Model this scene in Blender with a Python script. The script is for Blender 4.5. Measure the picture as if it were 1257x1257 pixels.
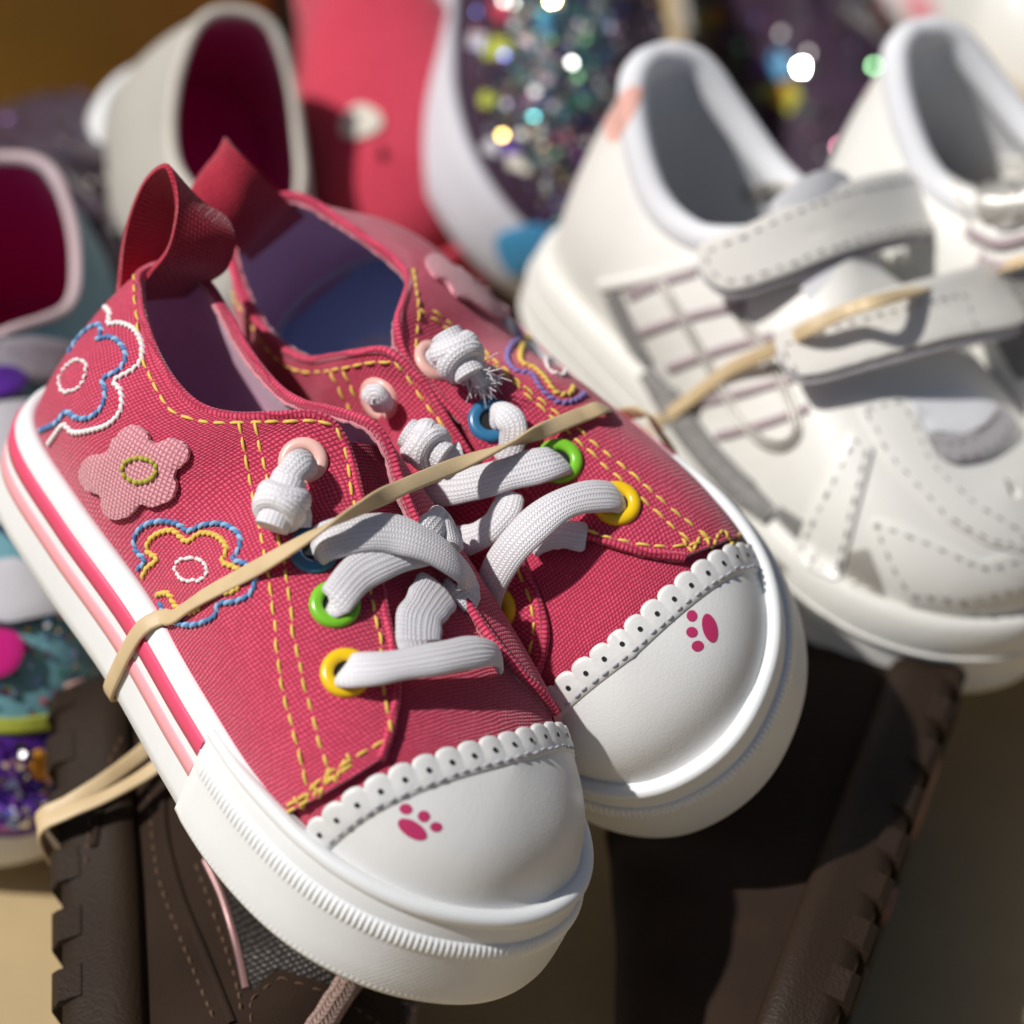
import bpy, bmesh, math, random
import numpy as np
from mathutils import Vector, Matrix
from mathutils.bvhtree import BVHTree

for _o in list(bpy.data.objects):
    bpy.data.objects.remove(_o)
SC = bpy.context.scene
COL = SC.collection
CM = 0.01                                    # everything below is written in centimetres
rng = np.random.default_rng(7)
random.seed(7)

# ------------------------------------------------------------------ camera, sky, sun
FPX = 3142.0                                 # focal length in pixels of the 1257 px photograph
PITCH = math.radians(45)
CAMZ = 43.0
cp, sp = math.cos(PITCH), math.sin(PITCH)
CAMR = np.array([[1, 0, 0], [0, cp, -sp], [0, sp, cp]], float)
CAMO = np.array([0, 0, CAMZ], float)
cam_d = bpy.data.cameras.new("camera")
cam = bpy.data.objects.new("camera", cam_d)
COL.objects.link(cam)
cam.location = Vector(CAMO * CM)
cam.rotation_euler = (PITCH, 0, 0)
cam_d.sensor_width = 36
cam_d.lens = 36 * FPX / 1257
cam_d.clip_start = 0.02
cam_d.clip_end = 50
cam_d.dof.use_dof = True
cam_d.dof.focus_distance = 0.434
cam_d.dof.aperture_fstop = 8.3
SC.camera = cam

SUN = np.array([-0.54, -0.05, 0.83]); SUN /= np.linalg.norm(SUN)      # towards the sun
world = bpy.data.worlds.new("World"); SC.world = world; world.use_nodes = True
wn = world.node_tree.nodes; wl = world.node_tree.links
sky = wn.new("ShaderNodeTexSky"); sky.sky_type = 'NISHITA'; sky.sun_disc = False
sky.sun_elevation = math.asin(SUN[2]); sky.sun_rotation = math.atan2(SUN[0], SUN[1])
sky.air_density = 1.0; sky.dust_density = 3.0
wl.new(sky.outputs[0], wn["Background"].inputs[0]); wn["Background"].inputs[1].default_value = 0.055
sd = bpy.data.lights.new("sun", 'SUN'); sd.energy = 5.0; sd.angle = math.radians(1.5); sd.color = (1, .97, .92)
so = bpy.data.objects.new("sun", sd); COL.objects.link(so)
so.rotation_euler = Vector(SUN).to_track_quat('Z', 'Y').to_euler()
vs = SC.view_settings
vs.view_transform = 'Standard'; vs.look = 'None'; vs.exposure = -0.36; vs.gamma = 1.0; vs.use_curve_mapping = False

# ------------------------------------------------------------------ helpers
def rot(w):
    w = np.array(w, float); th = np.linalg.norm(w) + 1e-12; k = w / th
    K = np.array([[0, -k[2], k[1]], [k[2], 0, -k[0]], [-k[1], k[0], 0]])
    return np.eye(3) + math.sin(th) * K + (1 - math.cos(th)) * K @ K

def pose(w, t):
    """pose of a thing seen from the camera -> 4x4 world matrix in cm"""
    M = np.eye(4); M[:3, :3] = CAMR @ rot(w); M[:3, 3] = CAMO + CAMR @ np.array(t, float)
    return M

def frame(ex, ez, o):
    ex = np.array(ex, float); ex /= np.linalg.norm(ex); ez = np.array(ez, float)
    ez -= ex * (ex @ ez); ez /= np.linalg.norm(ez)
    M = np.eye(4); M[:3, 0] = ex; M[:3, 1] = np.cross(ez, ex); M[:3, 2] = ez; M[:3, 3] = o
    return M

def view_ray(px, py):
    d = np.array([(px - 628.5) / FPX, -(py - 628.5) / FPX, -1.0])
    d = CAMR @ d
    return d / np.linalg.norm(d)

def at_depth(px, py, depth):
    d = np.array([(px - 628.5) / FPX, -(py - 628.5) / FPX, -1.0]) * depth
    return CAMO + CAMR @ d

def place(ex, ez, anchor, px, py, depth, scale=1.0):
    """thing with axes given as seen from the camera (right, up, towards), its local anchor point put at a point of the view"""
    F_ = frame(ex, ez, (0, 0, 0)); M = np.eye(4); M[:3, :3] = CAMR @ F_[:3, :3] * scale
    M[:3, 3] = at_depth(px, py, depth) - M[:3, :3] @ np.array(anchor, float); return M

def at_height(px, py, z):
    d = view_ray(px, py)
    return CAMO + d * ((z - CAMO[2]) / d[2])

def catmull(P, n, closed=False):
    P = np.array(P, float); N = len(P); out = []
    for i in range(N if closed else N - 1):
        if closed:
            a, b, c, d = P[i - 1], P[i], P[(i + 1) % N], P[(i + 2) % N]
        else:
            b, c = P[i], P[i + 1]; a = P[i - 1] if i > 0 else 2 * b - c; d = P[i + 2] if i + 2 < N else 2 * c - b
        t = np.linspace(0, 1, 24, endpoint=False)[:, None]
        out.append(.5 * ((2 * b) + (-a + c) * t + (2 * a - 5 * b + 4 * c - d) * t * t + (-a + 3 * b - 3 * c + d) * t ** 3))
    Q = np.concatenate(out + [P[:1] if closed else P[-1:]])
    return resample(Q, n + 1)[:-1] if closed else resample(Q, n)

def resample(Q, n):
    L = np.r_[0, np.cumsum(np.linalg.norm(np.diff(Q, axis=0), axis=1))]
    s = np.linspace(0, L[-1], n)
    return np.stack([np.interp(s, L, Q[:, k]) for k in range(Q.shape[1])], 1)

def norm(v):
    return v / (np.linalg.norm(v, axis=-1, keepdims=True) + 1e-12)

class MB:
    """collects vertices, faces, uvs and material indices of ONE mesh"""
    def __init__(s): s.v = []; s.f = []; s.u = []; s.m = []; s.n = 0
    def add(s, V, Fc, uv=None, mi=0):
        V = np.asarray(V, float).reshape(-1, 3); b = s.n
        s.v.append(V); s.n += len(V)
        s.u.append(np.zeros((len(V), 2)) if uv is None else np.asarray(uv, float).reshape(-1, 2))
        s.f += [tuple(int(i) + b for i in f) for f in Fc]
        s.m += ([mi] * len(Fc)) if np.isscalar(mi) else list(mi)
    def grid(s, P, cu=False, cv=False, uv=None, mi=0, flip=False):
        nu, nv = P.shape[:2]
        idx = np.arange(nu * nv).reshape(nu, nv)
        a = idx if cu else idx[:-1]; a2 = np.roll(idx, -1, 0) if cu else idx[1:]
        if cv: q = (a, a2, np.roll(a2, -1, 1), np.roll(a, -1, 1))
        else: q = (a[:, :-1], a2[:, :-1], a2[:, 1:], a[:, 1:])
        Fc = np.stack([x.ravel() for x in q], 1)
        if flip: Fc = Fc[:, ::-1]
        s.add(P, Fc.tolist(), uv, mi)
    def cap(s, ring, mi=0, flip=False):
        ring = np.asarray(ring, float); c = ring.mean(0); n = len(ring)
        Fc = [((i + 1) % n, i, n) if flip else (i, (i + 1) % n, n) for i in range(n)]
        s.add(np.r_[ring, c[None]], Fc, np.r_[ring, c[None]][:, :2], mi)
    def build(s, name, mats, parent=None, smooth=True, wm=None, weld=False):
        V = np.concatenate(s.v); me = bpy.data.meshes.new(name)
        me.from_pydata((V * CM).tolist(), [], s.f)
        U = np.concatenate(s.u)
        uvl = me.uv_layers.new(name="UVMap")
        li = np.empty(len(me.loops), dtype=np.int32); me.loops.foreach_get("vertex_index", li)
        uvl.data.foreach_set("uv", U[li].astype(np.float32).ravel())
        for m in (mats if isinstance(mats, (list, tuple)) else [mats]): me.materials.append(m)
        me.polygons.foreach_set("material_index", np.array(s.m, dtype=np.int32))
        me.polygons.foreach_set("use_smooth", np.full(len(me.polygons), smooth))
        if weld:
            bm = bmesh.new(); bm.from_mesh(me); bmesh.ops.remove_doubles(bm, verts=bm.verts, dist=2e-6); bm.to_mesh(me); bm.free()
        me.update()
        o = bpy.data.objects.new(name, me); COL.objects.link(o)
        if parent is not None: o.parent = parent
        if wm is not None: o.matrix_world = to_m(wm)
        return o

def to_m(M):
    M = np.array(M, float).copy(); M[:3, 3] *= CM
    return Matrix(M.tolist())

def thing(name, label, cat, M, group=None):
    o = bpy.data.objects.new(name, None); COL.objects.link(o)
    o.empty_display_size = .02
    o.matrix_world = to_m(M)
    return tag(o, label, cat, group)

def tag(o, label=None, cat=None, group=None, kind=None):
    if label: o["label"] = label
    if cat: o["category"] = cat
    if group: o["group"] = group
    if kind: o["kind"] = kind
    return o

def tangents(P, closed=False):
    if closed: return norm(np.roll(P, -1, 0) - np.roll(P, 1, 0))
    return norm(np.gradient(P, axis=0))

def sweep(mb, P, up, w, h, n=12, e=2.6, closed=False, mi=0, twist=0.0, taper=None, uvs=1.0, caps=True):
    """superellipse section (full width w, thickness h) swept along P; up = normal hint(s)"""
    P = np.asarray(P, float); T = tangents(P, closed); up = np.broadcast_to(np.asarray(up, float), P.shape)
    S = norm(np.cross(T, up)); U = np.cross(S, T)
    if np.ndim(twist) or twist:
        a = np.broadcast_to(np.asarray(twist, float), len(P)) if np.ndim(twist) else np.linspace(0, twist, len(P))
        S, U = S * np.cos(a)[:, None] + U * np.sin(a)[:, None], -S * np.sin(a)[:, None] + U * np.cos(a)[:, None]
    th = np.linspace(0, 2 * np.pi, n, endpoint=False)
    cx = np.sign(np.cos(th)) * np.abs(np.cos(th)) ** (2 / e); cy = np.sign(np.sin(th)) * np.abs(np.sin(th)) ** (2 / e)
    tw = np.ones(len(P)) if taper is None else np.asarray(taper, float)
    w = np.broadcast_to(np.asarray(w, float), len(P)); h = np.broadcast_to(np.asarray(h, float), len(P))
    G = P[:, None] + S[:, None] * (cx[None, :, None] * (w * tw)[:, None, None] / 2) + U[:, None] * (cy[None, :, None] * (h * tw)[:, None, None] / 2)
    L = np.r_[0, np.cumsum(np.linalg.norm(np.diff(P, axis=0), axis=1))]
    uv = np.stack(np.broadcast_arrays(L[:, None] * uvs, (th / np.pi * w.mean())[None, :] * uvs), -1)
    mb.grid(G, closed, True, uv, mi, flip=True)
    if caps and not closed:
        mb.cap(G[0], mi); mb.cap(G[-1], mi, True)
    return G

def lathe(mb, prof, M, n=28, mi=0):
    """profile (r, z) turned about z, placed by 4x4 M"""
    pr = np.array(prof, float); a = np.linspace(0, 2 * np.pi, n, endpoint=False)
    G = np.stack([pr[None, :, 0] * np.cos(a)[:, None], pr[None, :, 0] * np.sin(a)[:, None], np.broadcast_to(pr[None, :, 1], (n, len(pr)))], -1)
    G = G @ M[:3, :3].T + M[:3, 3]
    mb.grid(G, True, False, None, mi)

# ------------------------------------------------------------------ materials
def mat(name, color, rough=.6, metal=0.0, spec=.5, sheen=0.0):
    m = bpy.data.materials.new(name); m.use_nodes = True
    b = m.node_tree.nodes["Principled BSDF"]
    b.inputs["Base Color"].default_value = (*color, 1); b.inputs["Roughness"].default_value = rough
    b.inputs["Metallic"].default_value = metal; b.inputs["Specular IOR Level"].default_value = spec
    if sheen: b.inputs["Sheen Weight"].default_value = sheen; b.inputs["Sheen Roughness"].default_value = .4
    return m

class NT:
    def __init__(s, m): s.t = m.node_tree; s.b = s.t.nodes["Principled BSDF"]
    def new(s, k, **kw):
        n = s.t.nodes.new(k)
        for a, v in kw.items(): setattr(n, a, v)
        return n
    def link(s, a, b): s.t.links.new(a, b)
    def math(s, op, a, b=None, c=None):
        n = s.new("ShaderNodeMath", operation=op)
        for i, x in enumerate((a, b, c)):
            if x is None: continue
            if hasattr(x, "links"): s.link(x, n.inputs[i])
            else: n.inputs[i].default_value = x
        return n.outputs[0]
    def mixc(s, f, a, b):
        n = s.new("ShaderNodeMix", data_type='RGBA')
        for i, x in ((0, f), (6, a), (7, b)):
            if hasattr(x, "links"): s.link(x, n.inputs[i])
            else: n.inputs[i].default_value = x if i == 0 else (*x, 1)
        return n.outputs[2]
    def noise(s, vec, scale, detail=3, rough=.55):
        n = s.new("ShaderNodeTexNoise"); n.inputs["Scale"].default_value = scale
        n.inputs["Detail"].default_value = detail; n.inputs["Roughness"].default_value = rough
        if vec is not None: s.link(vec, n.inputs["Vector"])
        return n.outputs[0]
    def bump(s, h, strength, dist):
        n = s.new("ShaderNodeBump"); n.inputs["Strength"].default_value = strength; n.inputs["Distance"].default_value = dist * CM
        s.link(h, n.inputs["Height"]); s.link(n.outputs[0], s.b.inputs["Normal"]); return n
    def uv(s): return s.new("ShaderNodeTexCoord").outputs["UV"]
    def ob(s): return s.new("ShaderNodeTexCoord").outputs["Object"]

def weave(name, c_lo, c_hi, freq=11.0, bump=.018, rough=.85, sheen=.35, angle=0.0, mottled=.3):
    """plain-weave cloth; UV is in centimetres"""
    m = mat(name, c_hi, rough, spec=.25, sheen=sheen); t = NT(m)
    mp = t.new("ShaderNodeMapping"); t.link(t.uv(), mp.inputs[0]); mp.inputs["Rotation"].default_value = (0, 0, angle)
    nv = t.new("ShaderNodeTexNoise"); nv.inputs["Scale"].default_value = 1.3; nv.inputs["Detail"].default_value = 2
    t.link(mp.outputs[0], nv.inputs["Vector"])
    wob = t.new("ShaderNodeVectorMath", operation='MULTIPLY_ADD'); t.link(nv.outputs["Color"], wob.inputs[0])
    wob.inputs[1].default_value = (.16, .16, 0); t.link(mp.outputs[0], wob.inputs[2])
    sx = t.new("ShaderNodeSeparateXYZ"); t.link(wob.outputs[0], sx.inputs[0])
    u = t.math('MULTIPLY', sx.outputs[0], freq); v = t.math('MULTIPLY', sx.outputs[1], freq)
    fu, fv = t.math('FLOOR', u), t.math('FLOOR', v)
    chk = t.math('FLOORED_MODULO', t.math('ADD', fu, fv), 2.0)
    su = t.math('ABSOLUTE', t.math('SINE', t.math('MULTIPLY', u, math.pi)))
    sv = t.math('ABSOLUTE', t.math('SINE', t.math('MULTIPLY', v, math.pi)))
    a = t.math('MULTIPLY', su, t.math('POWER', sv, .5)); b = t.math('MULTIPLY', sv, t.math('POWER', su, .5))
    h = t.math('ADD', t.math('MULTIPLY', a, chk), t.math('MULTIPLY', b, t.math('SUBTRACT', 1.0, chk)))
    wn_ = t.new("ShaderNodeTexWhiteNoise", noise_dimensions='2D')
    cxy = t.new("ShaderNodeCombineXYZ"); t.link(fu, cxy.inputs[0]); t.link(fv, cxy.inputs[1]); t.link(cxy.outputs[0], wn_.inputs["Vector"])
    f = t.math('MULTIPLY', t.math('POWER', h, 1.1), t.math('ADD', 1.0 - mottled, t.math('MULTIPLY', wn_.outputs[0], mottled)))
    big = t.noise(t.ob(), 60, 3)
    f2 = t.math('MULTIPLY', f, t.math('ADD', .75, t.math('MULTIPLY', big, .5)))
    t.link(t.mixc(f2, c_lo, c_hi), t.b.inputs["Base Color"])
    t.bump(t.math('ADD', h, t.math('MULTIPLY', wn_.outputs[0], .25)), 1.0, bump)
    return m

def leather(name, color, scale=500, bump=.006, rough=.42, var=.06, spec=.5):
    m = mat(name, color, rough, spec=spec); t = NT(m); o = t.ob()
    vo = t.new("ShaderNodeTexVoronoi", feature='DISTANCE_TO_EDGE'); vo.inputs["Scale"].default_value = scale; t.link(o, vo.inputs["Vector"])
    n1 = t.noise(o, scale * .25, 4); n2 = t.noise(o, 45, 4)
    h = t.math('ADD', t.math('MINIMUM', vo.outputs[0], .25), t.math('MULTIPLY', n1, .8))
    t.bump(h, .8, bump)
    lo = tuple(c * (1 - 2.2 * var) for c in color); hi = tuple(min(1, c * (1 + var)) for c in color)
    t.link(t.mixc(n2, lo, hi), t.b.inputs["Base Color"])
    r = t.math('ADD', rough - .1, t.math('MULTIPLY', n1, .2)); t.link(r, t.b.inputs["Roughness"])
    return m

def rubber(name, color, rough=.5, scale=900, bump=.004, dirt=.12, spec=.5):
    m = mat(name, color, rough, spec=spec); t = NT(m); o = t.ob()
    n1 = t.noise(o, scale, 2); n2 = t.noise(o, 38, 5, .65)
    t.bump(n1, .6, bump)
    ramp = t.math('MULTIPLY', t.math('SUBTRACT', n2, .45), 2.2); ramp.node.use_clamp = True
    t.link(t.mixc(t.math('MULTIPLY', ramp, dirt), color, tuple(c * .55 for c in (color[0], color[1] * .95, color[2] * .85))), t.b.inputs["Base Color"])
    t.link(t.math('ADD', rough - .08, t.math('MULTIPLY', n2, .2)), t.b.inputs["Roughness"])
    return m

def knit(name, color, fu=7.0, fv=9.0, bump=.03, dark=.55):
    """braided shoelace: small V-shaped stitches in rows"""
    m = mat(name, color, .85, spec=.2, sheen=.3); t = NT(m)
    sx = t.new("ShaderNodeSeparateXYZ"); t.link(t.uv(), sx.inputs[0])
    v = t.math('MULTIPLY', sx.outputs[1], fv); tri = t.math('ABSOLUTE', t.math('SUBTRACT', t.math('FLOORED_MODULO', v, 1.0), .5))
    u = t.math('ADD', t.math('MULTIPLY', sx.outputs[0], fu), t.math('MULTIPLY', tri, 1.2))
    a = t.math('ABSOLUTE', t.math('SINE', t.math('MULTIPLY', u, math.pi)))
    b = t.math('ABSOLUTE', t.math('SINE', t.math('MULTIPLY', v, math.pi)))
    h = t.math('MULTIPLY', t.math('POWER', a, .6), t.math('POWER', b, .6))
    n = t.noise(t.ob(), 900, 2)
    t.bump(t.math('ADD', h, t.math('MULTIPLY', n, .4)), 1.0, bump)
    t.link(t.mixc(t.math('POWER', h, .7), tuple(c * dark for c in color), color), t.b.inputs["Base Color"])
    return m

def fuzz(name, color, rough=.9, sheen=.5, scale=700, bump=.01, var=.15):
    m = mat(name, color, rough, spec=.2, sheen=sheen); t = NT(m); o = t.ob()
    n1 = t.noise(o, scale, 3); n2 = t.noise(o, 70, 4)
    t.bump(n1, .8, bump)
    t.link(t.mixc(n2, tuple(c * (1 - 1.6 * var) for c in color), tuple(min(1, c * (1 + var)) for c in color)), t.b.inputs["Base Color"])
    return m
# ------------------------------------------------------------------ shoe last
OUT = [(0, 0), (.35, -1.45), (1.4, -2.3), (3.5, -2.55), (6, -2.65), (8.5, -2.98), (10.5, -3.15), (12.2, -2.87), (13.5, -2.05), (14.3, -.85),
       (14.5, .3), (14.15, 1.45), (13.2, 2.3), (11.8, 2.75), (10, 2.85), (8, 2.6), (6, 2.4), (3.5, 2.35), (1.4, 2.1), (.35, 1.35)]
HX = [0.8, 2, 4, 5.5, 7, 8, 9, 10, 11, 12, 12.6, 13.2]
HZ = [8.6, 8.4, 7.6, 6.7, 5.75, 5.25, 4.85, 4.5, 4.2, 3.9, 3.7, 3.5]

class Last:
    """sole outline (t runs round it, heel = 0, outer side first) with a dome above it (v = 0 rim .. 1 ridge)"""
    def __init__(s, out=OUT, hx=HX, hz=HZ, mir=False, zr=1.9, inset=.3, n=2.3, xm=(0.9, 12.9), nt=480):
        s.mir = -1.0 if mir else 1.0; s.zr = zr; s.n = n; s.xm = xm; q_ = catmull(np.c_[hx, hz], 200); s.hx, s.hz = q_[:, 0], q_[:, 1]
        Q = catmull(out, nt, True); T = tangents(Q, True)
        s.N = np.stack([T[:, 1], -T[:, 0]], 1); s.Q = Q; s.R = Q - s.N * inset
        s.L = Q[:, 0].max(); s.ytip = s.R[Q[:, 0].argmax(), 1]; s.tt = np.arange(nt + 1) / nt
    def _i(s, A, t):
        A = np.r_[A, A[:1]]; t = np.asarray(t, float) % 1.0
        return np.stack([np.interp(t, s.tt, A[:, 0]), np.interp(t, s.tt, A[:, 1])], -1)
    def edge(s, t, off):
        """point of the outline, moved out by off (mirrored if the shoe is)"""
        P = s._i(s.Q, t) + s._i(s.N, t) * np.asarray(off, float)[..., None]
        return P * np.array([1, s.mir])
    def raw(s, t, v):
        t, v = np.broadcast_arrays(np.asarray(t, float), np.asarray(v, float)); r = s._i(s.R, t)
        xm = s.xm[0] + (s.xm[1] - s.xm[0]) * r[..., 0] / s.L
        th = np.clip(v, 0, 1) * np.pi / 2
        c = np.cos(th).clip(0) ** (2 / s.n); g = np.sin(th).clip(0) ** (2 / s.n)
        H = np.interp(xm, s.hx, s.hz)
        yc = s.ytip * smooth(7.5, s.xm[1], xm)
        return np.stack([xm + (r[..., 0] - xm) * c ** 2.6, yc + (r[..., 1] - yc) * c, s.zr + (H - s.zr) * g], -1)
    def normal(s, t, v):
        e = 2e-3; v = np.asarray(v, float); v1 = np.clip(v + e, 2 * e, .995)
        dt = s.raw(np.asarray(t) + e, np.clip(v, .01, .99)) - s.raw(np.asarray(t) - e, np.clip(v, .01, .99)); dv = s.raw(t, v1) - s.raw(t, v1 - 2 * e)
        return norm(np.cross(dt, dv)) * np.array([1, s.mir, 1])
    def __call__(s, t, v, off=0.0):
        off = np.asarray(off, float)
        return s.raw(t, v) * np.array([1, s.mir, 1]) + s.normal(t, v) * (off[..., None] if off.ndim else off)
    def t_of_x(s, x, inner=False):
        """outline parameter where the outer / inner side passes x"""
        k = int(s.Q[:, 0].argmax()); tt = s.tt[:-1]
        if not inner: return np.interp(x, s.Q[:k + 1, 0], tt[:k + 1])
        q = np.r_[s.Q[k:, 0], s.Q[:1, 0]][::-1]; w = np.r_[tt[k:], 1.0][::-1]
        return np.interp(x, q, w)
    def nearest(s, P, inner):
        k = int(s.Q[:, 0].argmax()) / len(s.Q)
        tg = np.linspace(k, 1, 160) if inner else np.linspace(0, k, 160); vg = np.linspace(0, 1, 120)
        A, B = np.meshgrid(tg, vg, indexing='ij'); G = s.raw(A, B); r = []
        for p in np.asarray(P, float):
            i = ((G - p * np.array([1, s.mir, 1])) ** 2).sum(-1).argmin(); r.append((A.ravel()[i], B.ravel()[i]))
        return np.array(r)

def vgrid(m, n):
    a = np.linspace(0, np.pi / 2, m); return np.arccos(np.clip(np.cos(a) ** (n / 2), 0, 1)) / (np.pi / 2)

def dome_strip(last, x0f, x1f, off, rows=60, m=70, pw=.8, relax=0):
    """part of the dome between two lines x0f(v), x1f(v) (x1f None = to the toe), over the ridge"""
    vg = vgrid(m, last.n); hv = []
    for inner in (False, True):
        tg = np.linspace(last.t_of_x(6.0, inner), last.t_of_x(last.L, inner), 420); tG = np.zeros((rows, m))
        for j in range(m):
            g = np.maximum.accumulate(last.raw(tg, vg[j])[:, 0] + np.arange(420) * 1e-7); x0 = x0f(vg[j], inner); x1 = g[-1] if x1f is None else x1f(vg[j], inner)
            tG[:, j] = np.interp(x0 + (x1 - x0) * np.linspace(0, 1, rows) ** pw, g, tg)
        hv.append(tG)
    tt = np.concatenate([hv[0], hv[1][:, -2::-1]], 1); vv = np.broadcast_to(np.r_[vg, vg[-2::-1]][None], tt.shape)
    P = last.raw(tt, vv) * (1, last.mir, 1)
    for _ in range(relax): P[1:-1, 1:-1] += .24 * (P[2:, 1:-1] + P[:-2, 1:-1] + P[1:-1, 2:] + P[1:-1, :-2] - 4 * P[1:-1, 1:-1]); P[0, 1:-1] += .24 * (P[0, 2:] + P[0, :-2] - 2 * P[0, 1:-1]); P[-1, 1:-1] += .24 * (P[-2, 1:-1] + P[-2, ::-1][1:-1] + P[-1, 2:] + P[-1, :-2] - 4 * P[-1, 1:-1]) * (x1f is None)
    N = gnormal(P)
    if x1f is None: N[-1] = norm(N[-2] + N[-2, ::-1])      # the two halves meet in one line at the toe
    N = N * np.sign(N[..., 2].mean())
    return P + N * off, N, tt, vv

def upper_half(last, T, inner, tB1, amp, n=150, rows=46, off=.11, blend=(6.6, 8.6)):
    """one side of an upper, from the sole rim up to the edge line T"""
    T = catmull(np.array(T) * (1, last.mir, 1), n); s = np.linspace(0, 1, n); tb = (1.0 if inner else 0.0) * (1 - s) + tB1 * s
    tv = last.nearest(T, inner); k = np.ones(9) / 9
    sm = lambda a: np.convolve(np.r_[2 * a[0] - a[4:0:-1], a, 2 * a[-1] - a[-2:-6:-1]], k, 'valid')
    tT, vT = sm(tv[:, 0]), sm(tv[:, 1]); w = np.linspace(0, 1, rows)[None]; B3 = last(tb, 0 * tb)
    outw = norm(np.c_[last.edge(tb, np.ones(n)) - last.edge(tb, np.zeros(n)), np.full(n, .35)])
    am = np.interp(T[:, 0], *amp)[:, None]
    ruled = B3[:, None] + (T - B3)[:, None] * w[..., None] + outw[:, None] * (am * np.sin(np.pi * w) ** .85)[..., None]
    dome = last(tb[:, None] + (tT - tb)[:, None] * w, vT[:, None] * w, off)
    m = smooth(*blend, T[:, 0])[:, None, None] * np.ones_like(w)[..., None]
    return ruled * (1 - m) + dome * m

def smooth(a, b, x):
    x = np.clip((x - a) / (b - a), 0, 1); return x * x * (3 - 2 * x)

def arcuv(P):
    du = np.linalg.norm(np.diff(P, axis=0), axis=2); dv = np.linalg.norm(np.diff(P, axis=1), axis=2)
    U = np.concatenate([np.zeros((1, P.shape[1])), np.cumsum(du, 0)]); V = np.concatenate([np.zeros((P.shape[0], 1)), np.cumsum(dv, 1)], 1)
    return np.stack([np.broadcast_to(U.mean(1, keepdims=True), U.shape), V], -1)

def gnormal(P):
    return norm(np.cross(np.gradient(P, axis=0), np.gradient(P, axis=1)))

def sheet(mb, P, thick, sign=1, mi_out=0, mi_in=1, mi_edge=0):
    """a sheet of cloth with an outer face, an inner face and closed edges; sign = side of the outer face"""
    N = gnormal(P) * sign; uv = arcuv(P); I = P - N * thick
    mb.grid(P, uv=uv, mi=mi_out, flip=sign < 0); mb.grid(I, uv=uv, mi=mi_in, flip=sign > 0)
    for a, b, f, e in ((P[0], I[0], 0, uv[0]), (P[-1], I[-1], 1, uv[-1]), (P[:, 0], I[:, 0], 1, uv[:, 0]), (P[:, -1], I[:, -1], 0, uv[:, -1])):
        mb.grid(np.stack([a, b], 1), uv=np.stack([e, e + .05], 1), mi=mi_edge, flip=bool(f) == (sign > 0))
    return N

class Caster:
    """looks from the camera through the photograph at a thing's own surfaces"""
    def __init__(s, M): s.M = M; s.Mi = np.linalg.inv(M); s.V = []; s.F = []; s.n = 0; s.b = None
    def add(s, *mbs):
        for mb in mbs:
            V = np.concatenate(mb.v); s.V.append(V); s.F += [tuple(i + s.n for i in f) for f in mb.f]; s.n += len(V)
        s.b = None
    def hit(s, px, py, lift=0.0):
        if s.b is None: s.b = BVHTree.FromPolygons(np.concatenate(s.V).tolist(), s.F)
        d = s.Mi[:3, :3] @ view_ray(px, py); o = s.Mi[:3, :3] @ CAMO + s.Mi[:3, 3]
        h = s.b.ray_cast(Vector(o), Vector(d))
        if h[0] is None:
            k = np.linalg.norm(s.M[:3, 3] - CAMO) - 2      # past the edge: the nearest point of the surface
            for _ in range(6):
                q = s.b.find_nearest(Vector(o + d * k)); k = np.dot(np.array(q[0]) - o, d)
            p, n = np.array(q[0]), np.array(q[1]); lift = 0.0
        else: p, n = np.array(h[0]), np.array(h[1])
        if n @ d > 0: n = -n
        return (p - d * lift if lift else p), n
    def path(s, pts, n, lift=0.0, closed=False):
        """pixel polyline -> points on the surface"""
        Q = catmull([(q[0], q[1]) for q in pts], n, closed)
        r = [s.hit(q[0], q[1], lift) for q in Q]
        return np.array([a for a, b in r]), np.array([b for a, b in r])
    def rope(s, pts, n):
        """pixel way-points with a height above the surface (px, py, h) -> points, normals"""
        H = [s.hit(q[0], q[1], q[2]) for q in pts]
        A = catmull([h[0] for h in H], n); B = norm(catmull([h[1] for h in H], n)); return A, B

def stitches(mb, P, N, length=.26, gap=.06, r=.029, mi=0, lift=.02, jitter=.010):
    L = np.r_[0, np.cumsum(np.linalg.norm(np.diff(P, axis=0), axis=1))]; s = 0.0
    while s + length * .6 < L[-1]:
        ln = length * random.uniform(.9, 1.08); q = np.linspace(s, min(s + ln, L[-1]), 5)
        A = np.stack([np.interp(q, L, P[:, k]) for k in range(3)], 1); B = norm(np.stack([np.interp(q, L, N[:, k]) for k in range(3)], 1))
        A = A + B * (lift * np.array([-1.0, .8, 1.1, .8, -1.0]))[:, None] + rng.normal(0, jitter, 3) * (1, 1, .3)
        sweep(mb, A, B, 2 * r, 1.6 * r, 6, 2, mi=mi, taper=[.55, 1, 1.05, 1, .55])
        s += ln + gap * random.uniform(.8, 1.2)

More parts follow.
